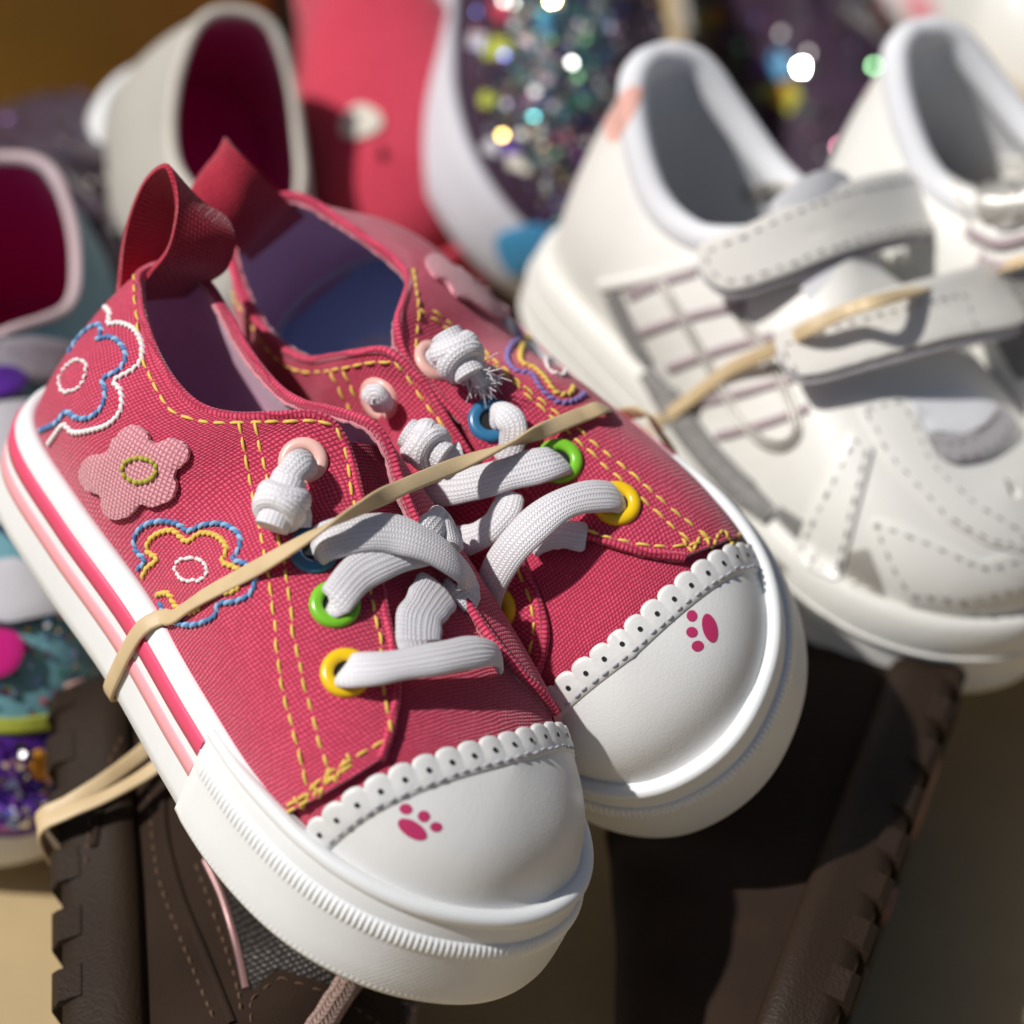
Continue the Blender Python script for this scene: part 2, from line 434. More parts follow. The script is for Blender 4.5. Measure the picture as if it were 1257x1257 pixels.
def decal(mb, C, outline, lift, rings=3, thick=0.0, mi=0, centre=None):
    """a flat patch that follows the surface, its outline given in the photograph"""
    O = np.array(outline, float); c = O.mean(0) if centre is None else np.array(centre, float); V = []; n = len(O)
    for k in range(1, rings + 1):
        for q in O: V.append(C.hit(*(c + (q - c) * k / rings)))
    c0 = C.hit(*c)
    V = [c0] + V; P = np.array([a + b * lift for a, b in V]); Nn = np.array([b for a, b in V])
    Fc = [(0, 1 + i, 1 + (i + 1) % n) for i in range(n)]
    for k in range(rings - 1):
        for i in range(n):
            a = 1 + k * n + i; b = 1 + k * n + (i + 1) % n; Fc.append((a, a + n, b + n, b))
    uvw = P @ np.stack([norm(P[1] - P[0]), norm(np.cross(Nn[0], P[1] - P[0]))], 1)
    if thick:
        # soft rolled lip, then a separate crisp side wall
        P[-n:] -= Nn[-n:] * min(.03, thick * .3); m = len(P); P = np.r_[P, P[-n:], P[-n:] - Nn[-n:] * thick]; uvw = np.r_[uvw, uvw[-n:], uvw[-n:]]
        for i in range(n):
            a = m + i; b = m + (i + 1) % n; Fc.append((a, a + n, b + n, b))
    mb.add(P, Fc, uvw, mi)

# ------------------------------------------------------------------ materials of the red pair
M_red = weave("red_canvas", (.34, .014, .05), (.87, .105, .20), 12.5)
M_redfine = weave("red_canvas_fine", (.38, .018, .055), (.85, .095, .19), 16, bump=.02)
M_redtape = weave("red_cotton_tape", (.30, .012, .03), (.64, .04, .085), 12, bump=.025)
M_pinkweave = weave("pink_felt", (.55, .20, .25), (.88, .42, .47), 12, bump=.02)
M_lining = fuzz("pink_lining", (.86, .46, .64), sheen=.3)
M_fray = fuzz("frayed_pink_edge", (.66, .27, .32), sheen=.6, scale=1400, bump=.02, var=.3)
M_white = rubber("white_rubber", (.79, .81, .82), .45, dirt=.2)
M_cap = leather("white_toe_leather", (.80, .80, .79), 1300, .006, .38, .05)
M_trim = leather("white_trim_leather", (.74, .74, .73), 1100, .006, .45, .05)
M_yel = fuzz("yellow_thread", (.86, .58, .12), .6, .2, 2500, .004, .25)
M_blu = fuzz("blue_thread", (.10, .24, .50), .55, .2, 2500, .004, .3)
M_lblu = fuzz("light_blue_thread", (.30, .52, .80), .55, .2, 2500, .004, .3)
M_wht = fuzz("white_thread", (.85, .80, .80), .6, .2, 2500, .004, .1)
M_grn = fuzz("green_gold_thread", (.45, .42, .06), .55, .2, 2500, .004, .35)
M_lilac = fuzz("lilac_thread", (.26, .20, .50), .6, .2, 2500, .004, .2)
M_gry = fuzz("grey_thread", (.45, .45, .50), .6, .2, 2500, .004, .1)
M_lace = knit("white_shoelace", (.88, .86, .90), 17, 20, .012, .72)
M_st1 = mat("deep_pink_stripe", (.72, .07, .16), .4)
M_st2 = mat("pale_pink_stripe", (.86, .36, .40), .4)
M_paw = mat("magenta_print", (.50, .03, .13), .5)
M_hole = mat("pinhole_black", (.01, .01, .012), .9)
M_steel = mat("steel", (.72, .70, .68), .25, 1.0)
M_enamel = {k: mat(k + "_enamel", c, .25) for k, c in dict(pink=(.82, .50, .44), blue=(.03, .16, .32), green=(.20, .55, .03), yellow=(.85, .55, .01)).items()}
M_insole = None
def insole_material():
    m = mat("printed_insole", (.1, .2, .4), .8, spec=.2); t = NT(m)
    sx = t.new("ShaderNodeSeparateXYZ"); t.link(t.uv(), sx.inputs[0])
    r = t.math('SQRT', t.math('ADD', t.math('POWER', t.math('SUBTRACT', sx.outputs[0], 3.0), 2.0), t.math('POWER', t.math('SUBTRACT', sx.outputs[1], .2), 2.0)))
    ring = t.math('LESS_THAN', t.math('ABSOLUTE', t.math('SUBTRACT', r, .85)), .11)
    ring2 = t.math('LESS_THAN', t.math('ABSOLUTE', t.math('SUBTRACT', r, .38)), .10)
    blue = t.mixc(t.math('MULTIPLY', t.math('MAXIMUM', ring, ring2), .55), (.40, .68, .95), (.80, .78, .82))
    fr = t.math('GREATER_THAN', sx.outputs[0], .55)
    t.link(t.mixc(fr, (.66, .36, .60), blue), t.b.inputs["Base Color"])
    t.bump(t.noise(t.ob(), 1200, 2), .6, .01)
    return m
M_insole = insole_material()

# ------------------------------------------------------------------ the red canvas sneakers
SOLE_PROF = [(-.55, .02), (-.12, .0), (-.02, .06), (.02, .30), (.03, .9), (.02, 1.4), (-.01, 1.72), (-.06, 1.90), (-.15, 1.99), (-.25, 2.00), (-.33, 1.95), (-.37, 1.80), (-.38, 1.4)]

def band(mb, last, t0, t1, prof, n, mi=0, toe=None, caps=True, zlift=None):
    """a profile (offset, z) carried along part of the outline"""
    t = np.linspace(t0, t1, n); pr = np.array(prof, float)
    P = np.zeros((n, len(pr), 3))
    for j, (o, z) in enumerate(pr):
        P[:, j, :2] = last.edge(t, np.full(n, o)); P[:, j, 2] = z
    if zlift is not None: P[:, :, 2] += zlift(P[:, :, 0], pr[None, :, 1])
    if toe is not None: P = toe(t, P, pr)
    L = np.r_[0, np.cumsum(np.linalg.norm(np.diff(P[:, len(pr) // 2], axis=0), axis=1))]
    V = np.r_[0, np.cumsum(np.linalg.norm(np.diff(pr, axis=0), axis=1))]
    mb.grid(P, uv=np.stack(np.broadcast_arrays(L[:, None], V[None]), -1), mi=mi, flip=last.mir < 0)
    if caps: mb.cap(P[0], mi); mb.cap(P[-1], mi, True)
    return P

def full_band(mb, last, prof, n=320, mi=0):
    t = np.linspace(0, 1, n, endpoint=False); pr = np.array(prof, float); P = np.zeros((n, len(pr), 3))
    for j, (o, z) in enumerate(pr):
        P[:, j, :2] = last.edge(t, np.full(n, o)); P[:, j, 2] = z
    s = np.linspace(0, 36, n); V = np.r_[0, np.cumsum(np.linalg.norm(np.diff(pr, axis=0), axis=1))]
    mb.grid(P, True, uv=np.stack(np.broadcast_arrays(s[:, None], V[None]), -1), mi=mi, flip=last.mir < 0)
    return P

def make_sneaker(spec):
    M = spec['M']; last = Last(mir=spec['mir']); mir = last.mir
    root = thing('canvas_sneaker', spec['label'], 'sneaker', M, 'pair of red canvas sneakers')
    C = Caster(M); D = Caster(M); C.dome = D
    Pd = dome_strip(last, lambda v, i: 5.6, None, .11, 80, 50)[0]; mb = MB(); mb.grid(Pd); D.add(mb)
    # ---- sole
    mb = MB(); P = full_band(mb, last, SOLE_PROF); mb.cap(P[:, 0], flip=mir > 0)
    sole = mb.build('sole', M_white, root); C.add(mb)
    mb = MB(); t = np.linspace(0, 1, 160, endpoint=False); R = last._i(last.R, t) * (1, mir)
    rr = np.linspace(0, 1, 14)[:, None, None]; c = np.array([7.0, 0.0])
    G = np.concatenate([np.broadcast_to(c + (R - c) * rr, (14, 160, 2)), np.full((14, 160, 1), 1.62)], 2)
    mb.grid(G, False, True, uv=G[..., :2] * (1, mir)); mb.build('insole', M_insole, root)
    # stripes on both sides, ending at the toe bumper
    ti, to = last.t_of_x(9.0, True), last.t_of_x(spec.get('bx', 9.1))
    for nm, zc, w, mt, lb in (('stripe', 1.45, .37, M_st1, 'deep pink rubber stripe'), ('stripe', .95, .33, M_st2, 'pale pink rubber stripe')):
        mb = MB(); band(mb, last, ti - 1.0, to, [(-.02, zc - w / 2), (.045, zc - w / 2 + .02), (.05, zc), (.045, zc + w / 2 - .02), (-.02, zc + w / 2)], 260)
        o = mb.build(nm, mt, sole); o['label'] = lb
    # toe bumper: a thicker rubber strip with a row of ribs and a knurled face
    def knurl(t, P, pr):
        L = np.r_[0, np.cumsum(np.linalg.norm(np.diff(P[:, 3], axis=0), axis=1))]; endf = smooth(0, .5, L) * smooth(0, .5, L[-1] - L)
        nrm = last._i(last.N, t) * (1, mir)
        for j, (o, z) in enumerate(pr):
            if j in (0, len(pr) - 1): continue
            k = 2 * np.pi / .105
            if 1.17 <= z <= 1.42: a = .015 * np.sin(k * L)
            elif .1 < z < 1.17: a = .010 * np.sin(k * L + (j % 2) * np.pi)
            else: a = 0 * L
            P[:, j, :2] += nrm * (a * endf)[:, None]
        ramp = smooth(0, .35, L) * smooth(0, .35, L[-1] - L)
        P[:, :, :2] -= nrm[:, None] * ((1 - ramp)[:, None] * np.maximum(pr[None, :, 0] - .035, 0))[..., None]
        return P
    zs = np.linspace(.08, 1.14, 18)
    prof = [(-.05, .02), (.06, .015)] + [(.07 + .04 * math.sin(min(1, z / .5) * 1.57), z) for z in zs] + [(.12, 1.18), (.125, 1.24), (.12, 1.32), (.09, 1.40), (.05, 1.45), (-.05, 1.46)]
    mb = MB(); band(mb, last, to, ti, prof, 1500, toe=knurl)
    mb.build('toe_bumper', M_white, sole)
    # rolled bead where upper and sole meet, thick at the toe
    mb = MB(); t = np.linspace(to, ti, 260); e = last.edge(t, np.full(260, -.10)); fade = smooth(0, .06, t - to) * smooth(0, .06, ti - t)
    Pb = np.c_[e, 1.80 + .10 * fade]
    sweep(mb, Pb, (0, 0, 1), .24 + .05 * fade, .24 + .04 * fade, 14, 2.2)
    mb.build('foxing_bead', M_white, sole); C.add(mb)
    # ---- vamp and tongue, under the quarters
    cx = lambda v, inner: spec['cap'][1 if inner else 0] + (spec['cap'][2] - spec['cap'][1 if inner else 0]) * math.sin(v * math.pi / 2) ** 1.1
    Pv, Nv, _, _ = dome_strip(last, lambda v, i: 8.6, lambda v, i: cx(v, i) + .5, -.02, 70, 60, 1.0, relax=40)
    mb = MB(); sheet(mb, Pv, .08, np.sign((gnormal(Pv) * Nv).sum()))
    vamp = mb.build('vamp', [M_redfine, M_lining], root); C.add(mb)
    # tongue: rises from the vamp under the laces
    xs = np.linspace(9.6, 6.7, 40)[:, None]; ys = np.linspace(-1, 1, 25)[None]
    Ht = np.interp(xs, HX, HZ) - .22 - .12 * smooth(8.2, 6.7, xs); wdt = 1.25 - .25 * smooth(8.0, 6.7, xs)
    yy = ys * wdt; G = np.stack([xs + 0 * ys, yy, Ht - .30 * yy ** 2 + .03 * np.sin(xs * 3 + ys * 2)], -1)
    mb = MB(); sheet(mb, G, .14, -1); mb.build('tongue', [M_redfine, M_lining], root)
    # ---- quarters
    quarters = {}
    for side in ('outer', 'inner'):
        inner = side == 'inner'
        P = upper_half(last, spec[side], inner, last.t_of_x(spec['qx'][1 if inner else 0], inner), ([0.8, 3, 5.5, 7, 8], [.22, .42, .52, .62, .66]))
        mb = MB(); sheet(mb, P, .13, mir * (-1 if inner else 1), 0, 1, 2)
        o = mb.build('quarter', [M_red, M_lining, M_fray], root); o['label'] = 'outer canvas side panel with flowers' if not inner else 'inner canvas side panel'
        C.add(mb); quarters[side] = (P, o)
        if inner: C.inner = Caster(M); C.inner.add(mb)
        # bound edge
        mb = MB(); E = P[:, -1] + 0.0; nn = gnormal(P)[:, -1] * mir * (-1 if inner else 1)
        sweep(mb, E - nn * .05, nn, .17, .22, 10, 2.0); mb.build('binding', [M_red], o); C.add(mb)
        mb = MB(); wob = rng.normal(0, .012, E.shape); sweep(mb, E - nn * .15 + wob, nn, .12, .10, 7, 2.0); mb.build('frayed_edge', M_fray, o)
    # ---- toe cap with scalloped edge
    Pc, Nc, tt, vv = dome_strip(last, cx, None, .10, 60, 80, relax=110)
    mb = MB(); mb.grid(Pc, uv=arcuv(Pc), flip=mir < 0); mb.grid(np.stack([Pc[0], Pc[0] - Nc[0] * .12], 1), flip=mir > 0)
    cap = mb.build('toe_cap', M_cap, root, weld=True); C.add(mb)
    # scalloped strip: lies along the cap's back edge, its outer side cut in scallops, pinked holes in it
    Pl = Pc[0].copy(); Nl = Nc[0].copy()
    L = np.r_[0, np.cumsum(np.linalg.norm(np.diff(Pl, axis=0), axis=1))]; N_sc = spec.get('scallops', 17); pitch = L[-1] / N_sc
    q = np.linspace(0, L[-1], N_sc * 14 + 1); Pl = np.stack([np.interp(q, L, Pl[:, k]) for k in range(3)], 1); Nl = norm(np.stack([np.interp(q, L, Nl[:, k]) for k in range(3)], 1))
    kk = np.ones(15) / 15
    Pl[7:-7] = np.stack([np.convolve(Pl[:, k], kk, 'valid') for k in range(3)], 1)
    Tl = tangents(Pl); Bk = norm(np.cross(Nl, Tl)) * 1.0
    if Bk[:, 0].sum() > 0: Bk = -Bk
    ph = (q / pitch) % 1.0; sc = .28 + .12 * np.sqrt(np.clip(1 - (2 * ph - 1) ** 2, 0, 1))
    rowsw = np.array([-.18, -.15, -.07, .1, .3, .55, .8, .93, 1.0]); hh = np.array([-.01, .03, .045, .045, .04, .04, .035, .025, -.02])
    G = []
    for a, h in zip(rowsw, hh):
        d = np.where(a > 0, a * sc, a)
        puff = .018 * np.abs(np.sin(ph * np.pi)) * (1 if 0 < a < .95 else 0)
        G.append(Pl + Bk * np.asarray(d)[:, None] + Nl * (h + puff)[:, None])
    G = np.stack(G, 1); mb = MB(); mb.grid(G, uv=arcuv(G), flip=False)
    o = mb.build('scalloped_trim', M_trim, root); C.add(mb)
    nn = gnormal(G)
    mbh = MB()
    for k in range(N_sc):
        i = int((k + .5) * 14); j0 = 4; p = G[i, j0]; nrm = Nl[i]
        for dd, r in ((0.0, .045),):
            a = np.linspace(0, 2 * np.pi, 10, endpoint=False); e1 = Tl[i]; e2 = Bk[i]
            ring = p + nrm * .022 + (np.cos(a)[:, None] * e1 + np.sin(a)[:, None] * e2) * r; mbh.cap(ring)
    mbh.build('pinhole', M_hole, o)
    mbs = MB(); stitches(mbs, Pl - Bk * .08 + Nl * .045, Nl, .15, .07, .024); mbs.build('stitching', M_gry, o)
    # ---- heel pull loop
    lp = spec['loop']; prof = catmull(lp['prof'], 46); ws = np.linspace(-1, 1, 14)
    G = np.zeros((46, 14, 3))
    for j, a in enumerate(ws):
        f = np.linspace(0, 1, 46); h = np.interp(f, [0, .5, 1], [0, 1, 0])
        G[:, j, 0] = prof[:, 0] + lp['skx'] * a * h; G[:, j, 1] = (a * lp['w'] * (1 - .16 * h) + lp.get('dy', 0) * h); G[:, j, 2] = prof[:, 1] + lp['skz'] * a * h + .04 * np.sin(f * 9 + a * 2.2) * h + .03 * np.cos(2 * a + f * 5) * h; G[:, j, 0] += .04 * np.sin(f * 12 + a * 3) * h
    mb = MB(); sheet(mb, G, .10, 1); mb.build('heel_loop', [M_redtape, M_redtape], root); C.add(mb)
    return root, C, last, quarters, cap

EYELET = [(.20, -.10), (.20, .03), (.215, .075), (.26, .10), (.33, .105), (.39, .085), (.42, .045), (.425, -.02)]
def eyelet(C, root, px, py, color, tilt=None, scale=1.0):
    p, n = (C.inner if color == 'steel' else C).hit(px, py)
    if tilt is not None: n = norm(np.array(tilt, float))
    z = n; x = norm(np.cross(z, (.3, .2, 1))); y = np.cross(z, x)
    Mx = np.eye(4); Mx[:3, 0] = x * scale; Mx[:3, 1] = y * scale; Mx[:3, 2] = z * scale; Mx[:3, 3] = p + n * .0
    mb = MB(); lathe(mb, EYELET, Mx, 36)
    a = np.linspace(0, 2 * np.pi, 20, endpoint=False)
    hole = (p + n * .012) + (np.cos(a)[:, None] * x + np.sin(a)[:, None] * y) * .21 * scale; mb.cap(hole, 1)
    o = mb.build('eyelet', [M_enamel[color] if color in M_enamel else M_steel, M_hole], root)
    o['label'] = ('steel back of an eyelet' if color == 'steel' else color + ' enamel eyelet')
    return p, n

def lace(C, root, pts, w=.60, h=.26, n=60, twist=0.0, ends=(1, 1), e=2.4):
    P, N = C.dome.rope(pts, n); mb = MB()
    tp = np.ones(n); f = np.linspace(0, 1, n); wob = 1 + .05 * np.sin(f * 11 + pts[0][0]) + .03 * np.sin(f * 23 + pts[0][1])
    if ends[0]: tp *= np.interp(f, [0, .05], [.75, 1])
    if ends[1]: tp *= np.interp(f, [.95, 1], [1, .75])
    sweep(mb, P, N, w * wob, h, 18, e, twist=twist, taper=tp)
    return mb.build('lace', M_lace, root)

def knot(C, root, px, py, lift, size, ax, tail, fray=0):
    """overhand knot: stem, two wraps and a stub end; ax = direction of the stem in the picture"""
    C = C.dome; p, n = C.hit(px, py, lift); q, _ = C.hit(px + ax[0] * 40, py + ax[1] * 40, lift); d = norm(q - p); d = norm(d - n * (d @ n)); s = np.cross(n, d)
    mb = MB(); r = size
    a = np.linspace(0, 2 * np.pi * 1.25, 44)
    for k, (o1, tiltk, rad) in enumerate(((-.28, .35, 1.0), (.22, -.45, 1.02))):
        W = p + d * (o1 * r + tiltk * r * .5 * np.sin(a))[:, None] + (s * np.cos(a)[:, None] + n * np.sin(a)[:, None] * .85) * r * .52 * rad
        sweep(mb, W, norm(W - p), r * .72, r * .62, 14, 2.3)
    W = catmull([p - d * r * .8, p, p + d * r * .8], 16); sweep(mb, W, n, r * 1.05, r * .95, 14, 2.1)
    t = [p + d * r * .3 + n * .1 * r] + [C.hit(x, y, l)[0] for x, y, l in tail]
    T = catmull(t, 24); sweep(mb, T, n, r * .72, r * .5, 14, 2.3)
    if fray:
        e = T[-1]; dd = norm(T[-1] - T[-4])
        for k in range(fray):
            v = norm(dd + rng.normal(0, .55, 3)); b = e - dd * .25 + rng.normal(0, .10, 3) * (1, 1, .6)
            m = b + v * rng.uniform(.15, .35); z = m + norm(v + rng.normal(0, .5, 3)) * rng.uniform(.1, .3)
            sweep(mb, catmull([b, m, z], 7), n, .028, .028, 5, 2, taper=np.linspace(1, .5, 7))
    return mb.build('lace_knot', M_lace, root)
# ------------------------------------------------------------------ front red sneaker
OUTER_T = [(0.95, 0, 5.2), (1.05, -.45, 5.2), (1.35, -.9, 5.2), (2.2, -1.3, 5.15), (3.3, -1.65, 5.1), (4.2, -1.78, 5.1), (4.85, -1.72, 5.17), (5.4, -1.5, 5.4), (5.9, -1.1, 5.75),
           (6.35, -.62, 6.05), (6.75, -.38, 5.98), (7.2, -.30, 5.7), (7.8, -.42, 5.42), (9.5, -.85, 4.75), (10.6, -1.2, 4.33), (11.2, -1.52, 4.07), (11.6, -1.88, 3.78), (11.75, -2.1, 3.6)]
def mirr(T, f=lambda p: p): return [f((x, -y, z)) for x, y, z in T]
F_IN = [(0.95, 0, 5.2), (1.1, .45, 5.2), (1.6, .65, 5.1), (2.4, .55, 5.05), (3.5, .36, 5.0), (4.5, .25, 5.08), (5.2, .22, 5.3), (5.8, .2, 5.65),
        (6.5, .32, 5.98), (6.9, .42, 6.0), (7.4, .5, 5.85), (7.9, .52, 5.6), (9.4, .75, 4.85), (10.6, 1.0, 4.42), (11.2, 1.3, 4.15), (11.6, 1.75, 3.85), (11.75, 2.0, 3.6)]
M_F = pose([-1.044, -0.0913, -0.9919], [-8.7914, 1.2197, -49.8114])
FRONT = dict(M=M_F, mir=False, label='nearest red canvas sneaker, its striped white side and embroidered flowers facing the viewer',
             outer=OUTER_T, inner=F_IN, qx=(11.2, 11.2), cap=(11.9, 11.95, 12.5), scallops=18,
             loop=dict(prof=[(.72, 4.4), (.45, 5.3), (.5, 6.3), (1.0, 6.85), (1.6, 6.6), (1.75, 5.9), (1.45, 5.2), (1.15, 4.5)], w=.66, skx=.30, skz=-.35, dy=0.0))
f_root, CF, f_last, f_q, f_cap = make_sneaker(FRONT)

def line_stitch(C, parent, pts, mt, length=.26, gap=.06, r=.029, n=160, name='stitching', lift=.02, closed=False):
    P, N = C.path(pts, n, closed=closed)
    if closed: P = np.r_[P, P[:1]]; N = np.r_[N, N[:1]]
    k = np.ones(5) / 5
    N = norm(np.stack([np.convolve(np.r_[N[:2, i], N[:, i], N[-2:, i]], k, 'valid') for i in range(3)], 1))
    mb = MB(); stitches(mb, P, N, length, gap, r, lift=lift); return mb.build(name, mt, parent)

qo = f_q['outer'][1]
for pts in ([(164, 337), (165, 361), (170, 397), (174, 431), (187, 467), (207, 501), (234, 514), (261, 519), (294, 519), (334, 518), (374, 516), (400, 519), (414, 527), (424, 557), (434, 614), (446, 675), (457, 737), (467, 791), (472, 848), (480, 898)],
            [(293, 516), (303, 567), (313, 621), (323, 674), (334, 734), (340, 798), (352, 865), (366, 914), (377, 965)],
            [(312, 516), (323, 564), (340, 647), (350, 697), (357, 747), (364, 798), (384, 883), (401, 939), (405, 963)],
            [(350, 990), (377, 974), (401, 950), (426, 934), (443, 925), (478, 905)], [(352, 997), (380, 981), (408, 955), (440, 932)]):
    line_stitch(CF, qo, pts, M_yel)
# zigzag bar tack on the seam
line_stitch(CF, qo, [(360, 978), (372, 990), (384, 962), (393, 978), (404, 944), (414, 960), (424, 928), (434, 944)], M_yel, .16, .03, n=120)

def flower(C, parent, curves, ring, label):
    """embroidered flower: each coloured outline is a part of it"""
    first = None
    for pts, m1, m2 in curves:
        P, N = C.path(pts, 220); mb = MB()
        L = np.r_[0, np.cumsum(np.linalg.norm(np.diff(P, axis=0), axis=1))]; s = 0; k = 0
        while s + .1 < L[-1]:
            q = np.linspace(s, s + .15, 5); A = np.stack([np.interp(q, L, P[:, i]) for i in range(3)], 1); B = norm(np.stack([np.interp(q, L, N[:, i]) for i in range(3)], 1))
            T = norm(A[-1] - A[0]); S = np.cross(B[2], T); A = A + S * np.linspace(-.035, .035, 5)[:, None] + B * (.035 * np.array([-.6, .8, 1, .8, -.6]))[:, None]
            sweep(mb, A, B, .085, .07, 7, 2, mi=k % 2 if random.random() > .12 else 0, taper=[.6, 1, 1.05, 1, .6]); s += .135; k += 1
        o = mb.build('embroidered_flower' if first is None else 'petal_outline', [m1, m2], parent if first is None else parent)
        if first is None: first = o; o['label'] = label
    (cx, cy), (a, b), ang, mr = ring
    th = np.linspace(0, 2 * np.pi, 16, endpoint=False); c, s_ = math.cos(ang), math.sin(ang)
    pts = [(cx + a * math.cos(x) * c - b * math.sin(x) * s_, cy + a * math.cos(x) * s_ + b * math.sin(x) * c) for x in th]
    line_stitch(C, parent, pts, mr, .10, .035, .038, name='flower_centre', closed=True, lift=.03)

flower(CF, qo, [([(129, 377), (135, 385), (134, 398), (147, 397), (164, 404), (174, 421), (174, 441), (164, 454), (141, 468), (149, 481), (149, 504), (134, 521), (110, 529), (90, 531), (79, 522), (68, 535), (60, 546)], M_wht, M_wht),
                ([(84, 434), (100, 412), (119, 399), (125, 407), (120, 417), (134, 414), (147, 421), (155, 437), (147, 454), (127, 466), (130, 481), (125, 501), (110, 513), (94, 513), (82, 506), (70, 519), (50, 529)], M_blu, M_lblu)],
       ((90, 462), (22, 14), 2.2, M_wht), 'white and blue embroidered flower near the heel')
flower(CF, qo, [([(169, 699), (179, 689), (167, 674), (167, 657), (180, 644), (200, 640), (220, 644), (232, 652), (250, 645), (274, 644), (294, 657), (294, 674), (287, 687), (304, 694), (314, 710), (307, 730), (287, 739), (269, 742), (264, 757), (240, 767), (222, 766), (205, 757), (197, 740)], M_blu, M_lblu),
                ([(175, 710), (182, 697), (194, 687), (182, 677), (184, 664), (197, 654), (214, 652), (230, 665), (247, 655), (267, 659), (279, 674), (274, 690), (292, 699), (297, 715), (285, 727), (262, 728), (250, 735), (244, 748), (228, 752), (216, 744), (207, 729), (190, 731)], M_yel, M_yel)],
       ((235, 699), (20, 14), .1, M_wht), 'blue and yellow embroidered flower')
mb = MB()
app = catmull([(137, 555), (144, 540), (164, 523), (184, 530), (192, 545), (217, 538), (234, 550), (233, 563), (217, 580), (221, 594), (213, 613), (190, 621), (177, 617), (167, 630), (147, 636), (132, 627), (129, 607), (110, 597), (104, 580), (114, 560)], 90, True)
app = app + rng.normal(0, .6, app.shape)
decal(mb, CF, app, .15, 5, .09); o = mb.build('applique_flower', M_pinkweave, qo); o['label'] = 'pink felt flower'
CF.add(mb)
th = np.linspace(0, 2 * np.pi, 16, endpoint=False)
line_stitch(CF, o, [(172 + 21 * math.cos(a), 577 + 15 * math.sin(a)) for a in th], M_grn, .11, .02, .045, name='flower_centre', closed=True, lift=.03)

def paw(C, parent, ells):
    for k, (cx, cy, a, b, ang) in enumerate(ells):
        th = np.linspace(0, 2 * np.pi, 26, endpoint=False); c, s_ = math.cos(ang), math.sin(ang)
        mb = MB(); decal(mb, C, [(cx + a * math.cos(x) * c - b * math.sin(x) * s_, cy + a * math.cos(x) * s_ + b * math.sin(x) * c) for x in th], .012, 3)
        mb.build('paw_pad', M_paw, parent)
paw(CF, f_cap, [(506, 1018, 20, 10, .55), (498, 993, 8, 6.5, .1), (520, 1002, 7.5, 7, 0), (535, 1015, 7.5, 6, 0)])

ey = {}
for c, x, y in (('pink', 372, 567), ('blue', 386, 675), ('green', 411, 742), ('yellow', 425, 826)): ey[c] = eyelet(CF, f_root, x, y, c)
lace(CF, f_root, [(386, 676, -.05), (402, 664, .30), (440, 655, .42), (480, 655, .5), (515, 666, .62), (548, 684, .66), (568, 704, .45), (570, 722, .1), (556, 735, -.2)], w=.72, h=.19)
lace(CF, f_root, [(408, 744, -.05), (415, 733, .26), (440, 704, .3), (475, 687, .32), (515, 676, .26), (545, 664, .15), (560, 655, .0)], w=.62, h=.19)
lace(CF, f_root, [(515, 668, .1), (530, 648, .42), (543, 636, .55), (552, 650, .62), (558, 672, .5)], w=.5, h=.22, n=40)
lace(CF, f_root, [(422, 827, -.05), (434, 823, .28), (475, 819, .42), (540, 808, .52), (585, 800, .46), (606, 803, .2), (612, 815, -.15)], w=.58, h=.20)
lace(CF, f_root, [(540, 722, .0), (528, 738, .12), (516, 760, .18), (514, 785, .15), (518, 800, .05)], w=.82, h=.2)
knot(CF, f_root, 345, 618, .42, .55, (-.35, .9), [(366, 628, .25), (368, 648, .14)])
lace(CF, f_root, [(376, 570, -.05), (366, 572, .32), (352, 590, .42), (346, 612, .42)], w=.52, h=.40, n=30)

# ------------------------------------------------------------------ its mate behind
B_OUT = [(0.9, 0, 5.35), (1.0, -.45, 5.35), (1.35, -.82, 5.3), (2.1, -1.05, 5.25), (3.2, -1.25, 5.25), (4.2, -1.36, 5.3), (4.7, -1.28, 5.45), (5.1, -1.12, 5.75), (5.5, -.9, 6.05),
         (6.0, -.55, 6.3), (6.5, -.25, 6.15), (7.2, -.22, 5.72), (7.8, -.3, 5.42), (9.4, -.30, 4.85), (10.2, -.35, 4.5), (10.7, -.62, 4.35), (11.3, -1.0, 4.15), (11.75, -1.4, 3.95), (11.95, -1.75, 3.72)]
B_IN = [(0.9, 0, 5.35), (1.0, .5, 5.35), (1.35, .95, 5.25), (2.1, 1.22, 5.2), (3.0, 1.38, 5.2), (3.8, 1.36, 5.25), (4.6, 1.15, 5.4), (5.2, .8, 5.75), (5.75, .45, 6.1),
        (6.35, .0, 6.3), (6.9, -.12, 6.02), (7.5, -.15, 5.7), (8.1, -.05, 5.4), (9.3, .25, 4.95), (10.5, .62, 4.5), (11.3, .85, 4.22), (11.7, 1.2, 4.0), (11.9, 1.7, 3.7)]
M_B = pose([-0.2971, -0.5208, -0.8394], [-3.7384, 3.9995, -54.0271])
BACK = dict(M=M_B, mir=True, label='farther red canvas sneaker, blue insole showing, beside the white sneaker',
            outer=B_OUT, inner=B_IN, qx=(11.4, 11.4), cap=(12.0, 12.05, 12.65), scallops=18,
            loop=dict(prof=[(.72, 4.4), (.4, 5.4), (.45, 6.5), (.9, 7.0), (1.5, 6.7), (1.7, 5.8), (1.45, 5.2), (1.15, 4.5)], w=.68, skx=-.15, skz=.2, dy=-.25))
b_root, CB, b_last, b_q, b_cap = make_sneaker(BACK)
bo, bi = b_q['outer'][1], b_q['inner'][1]
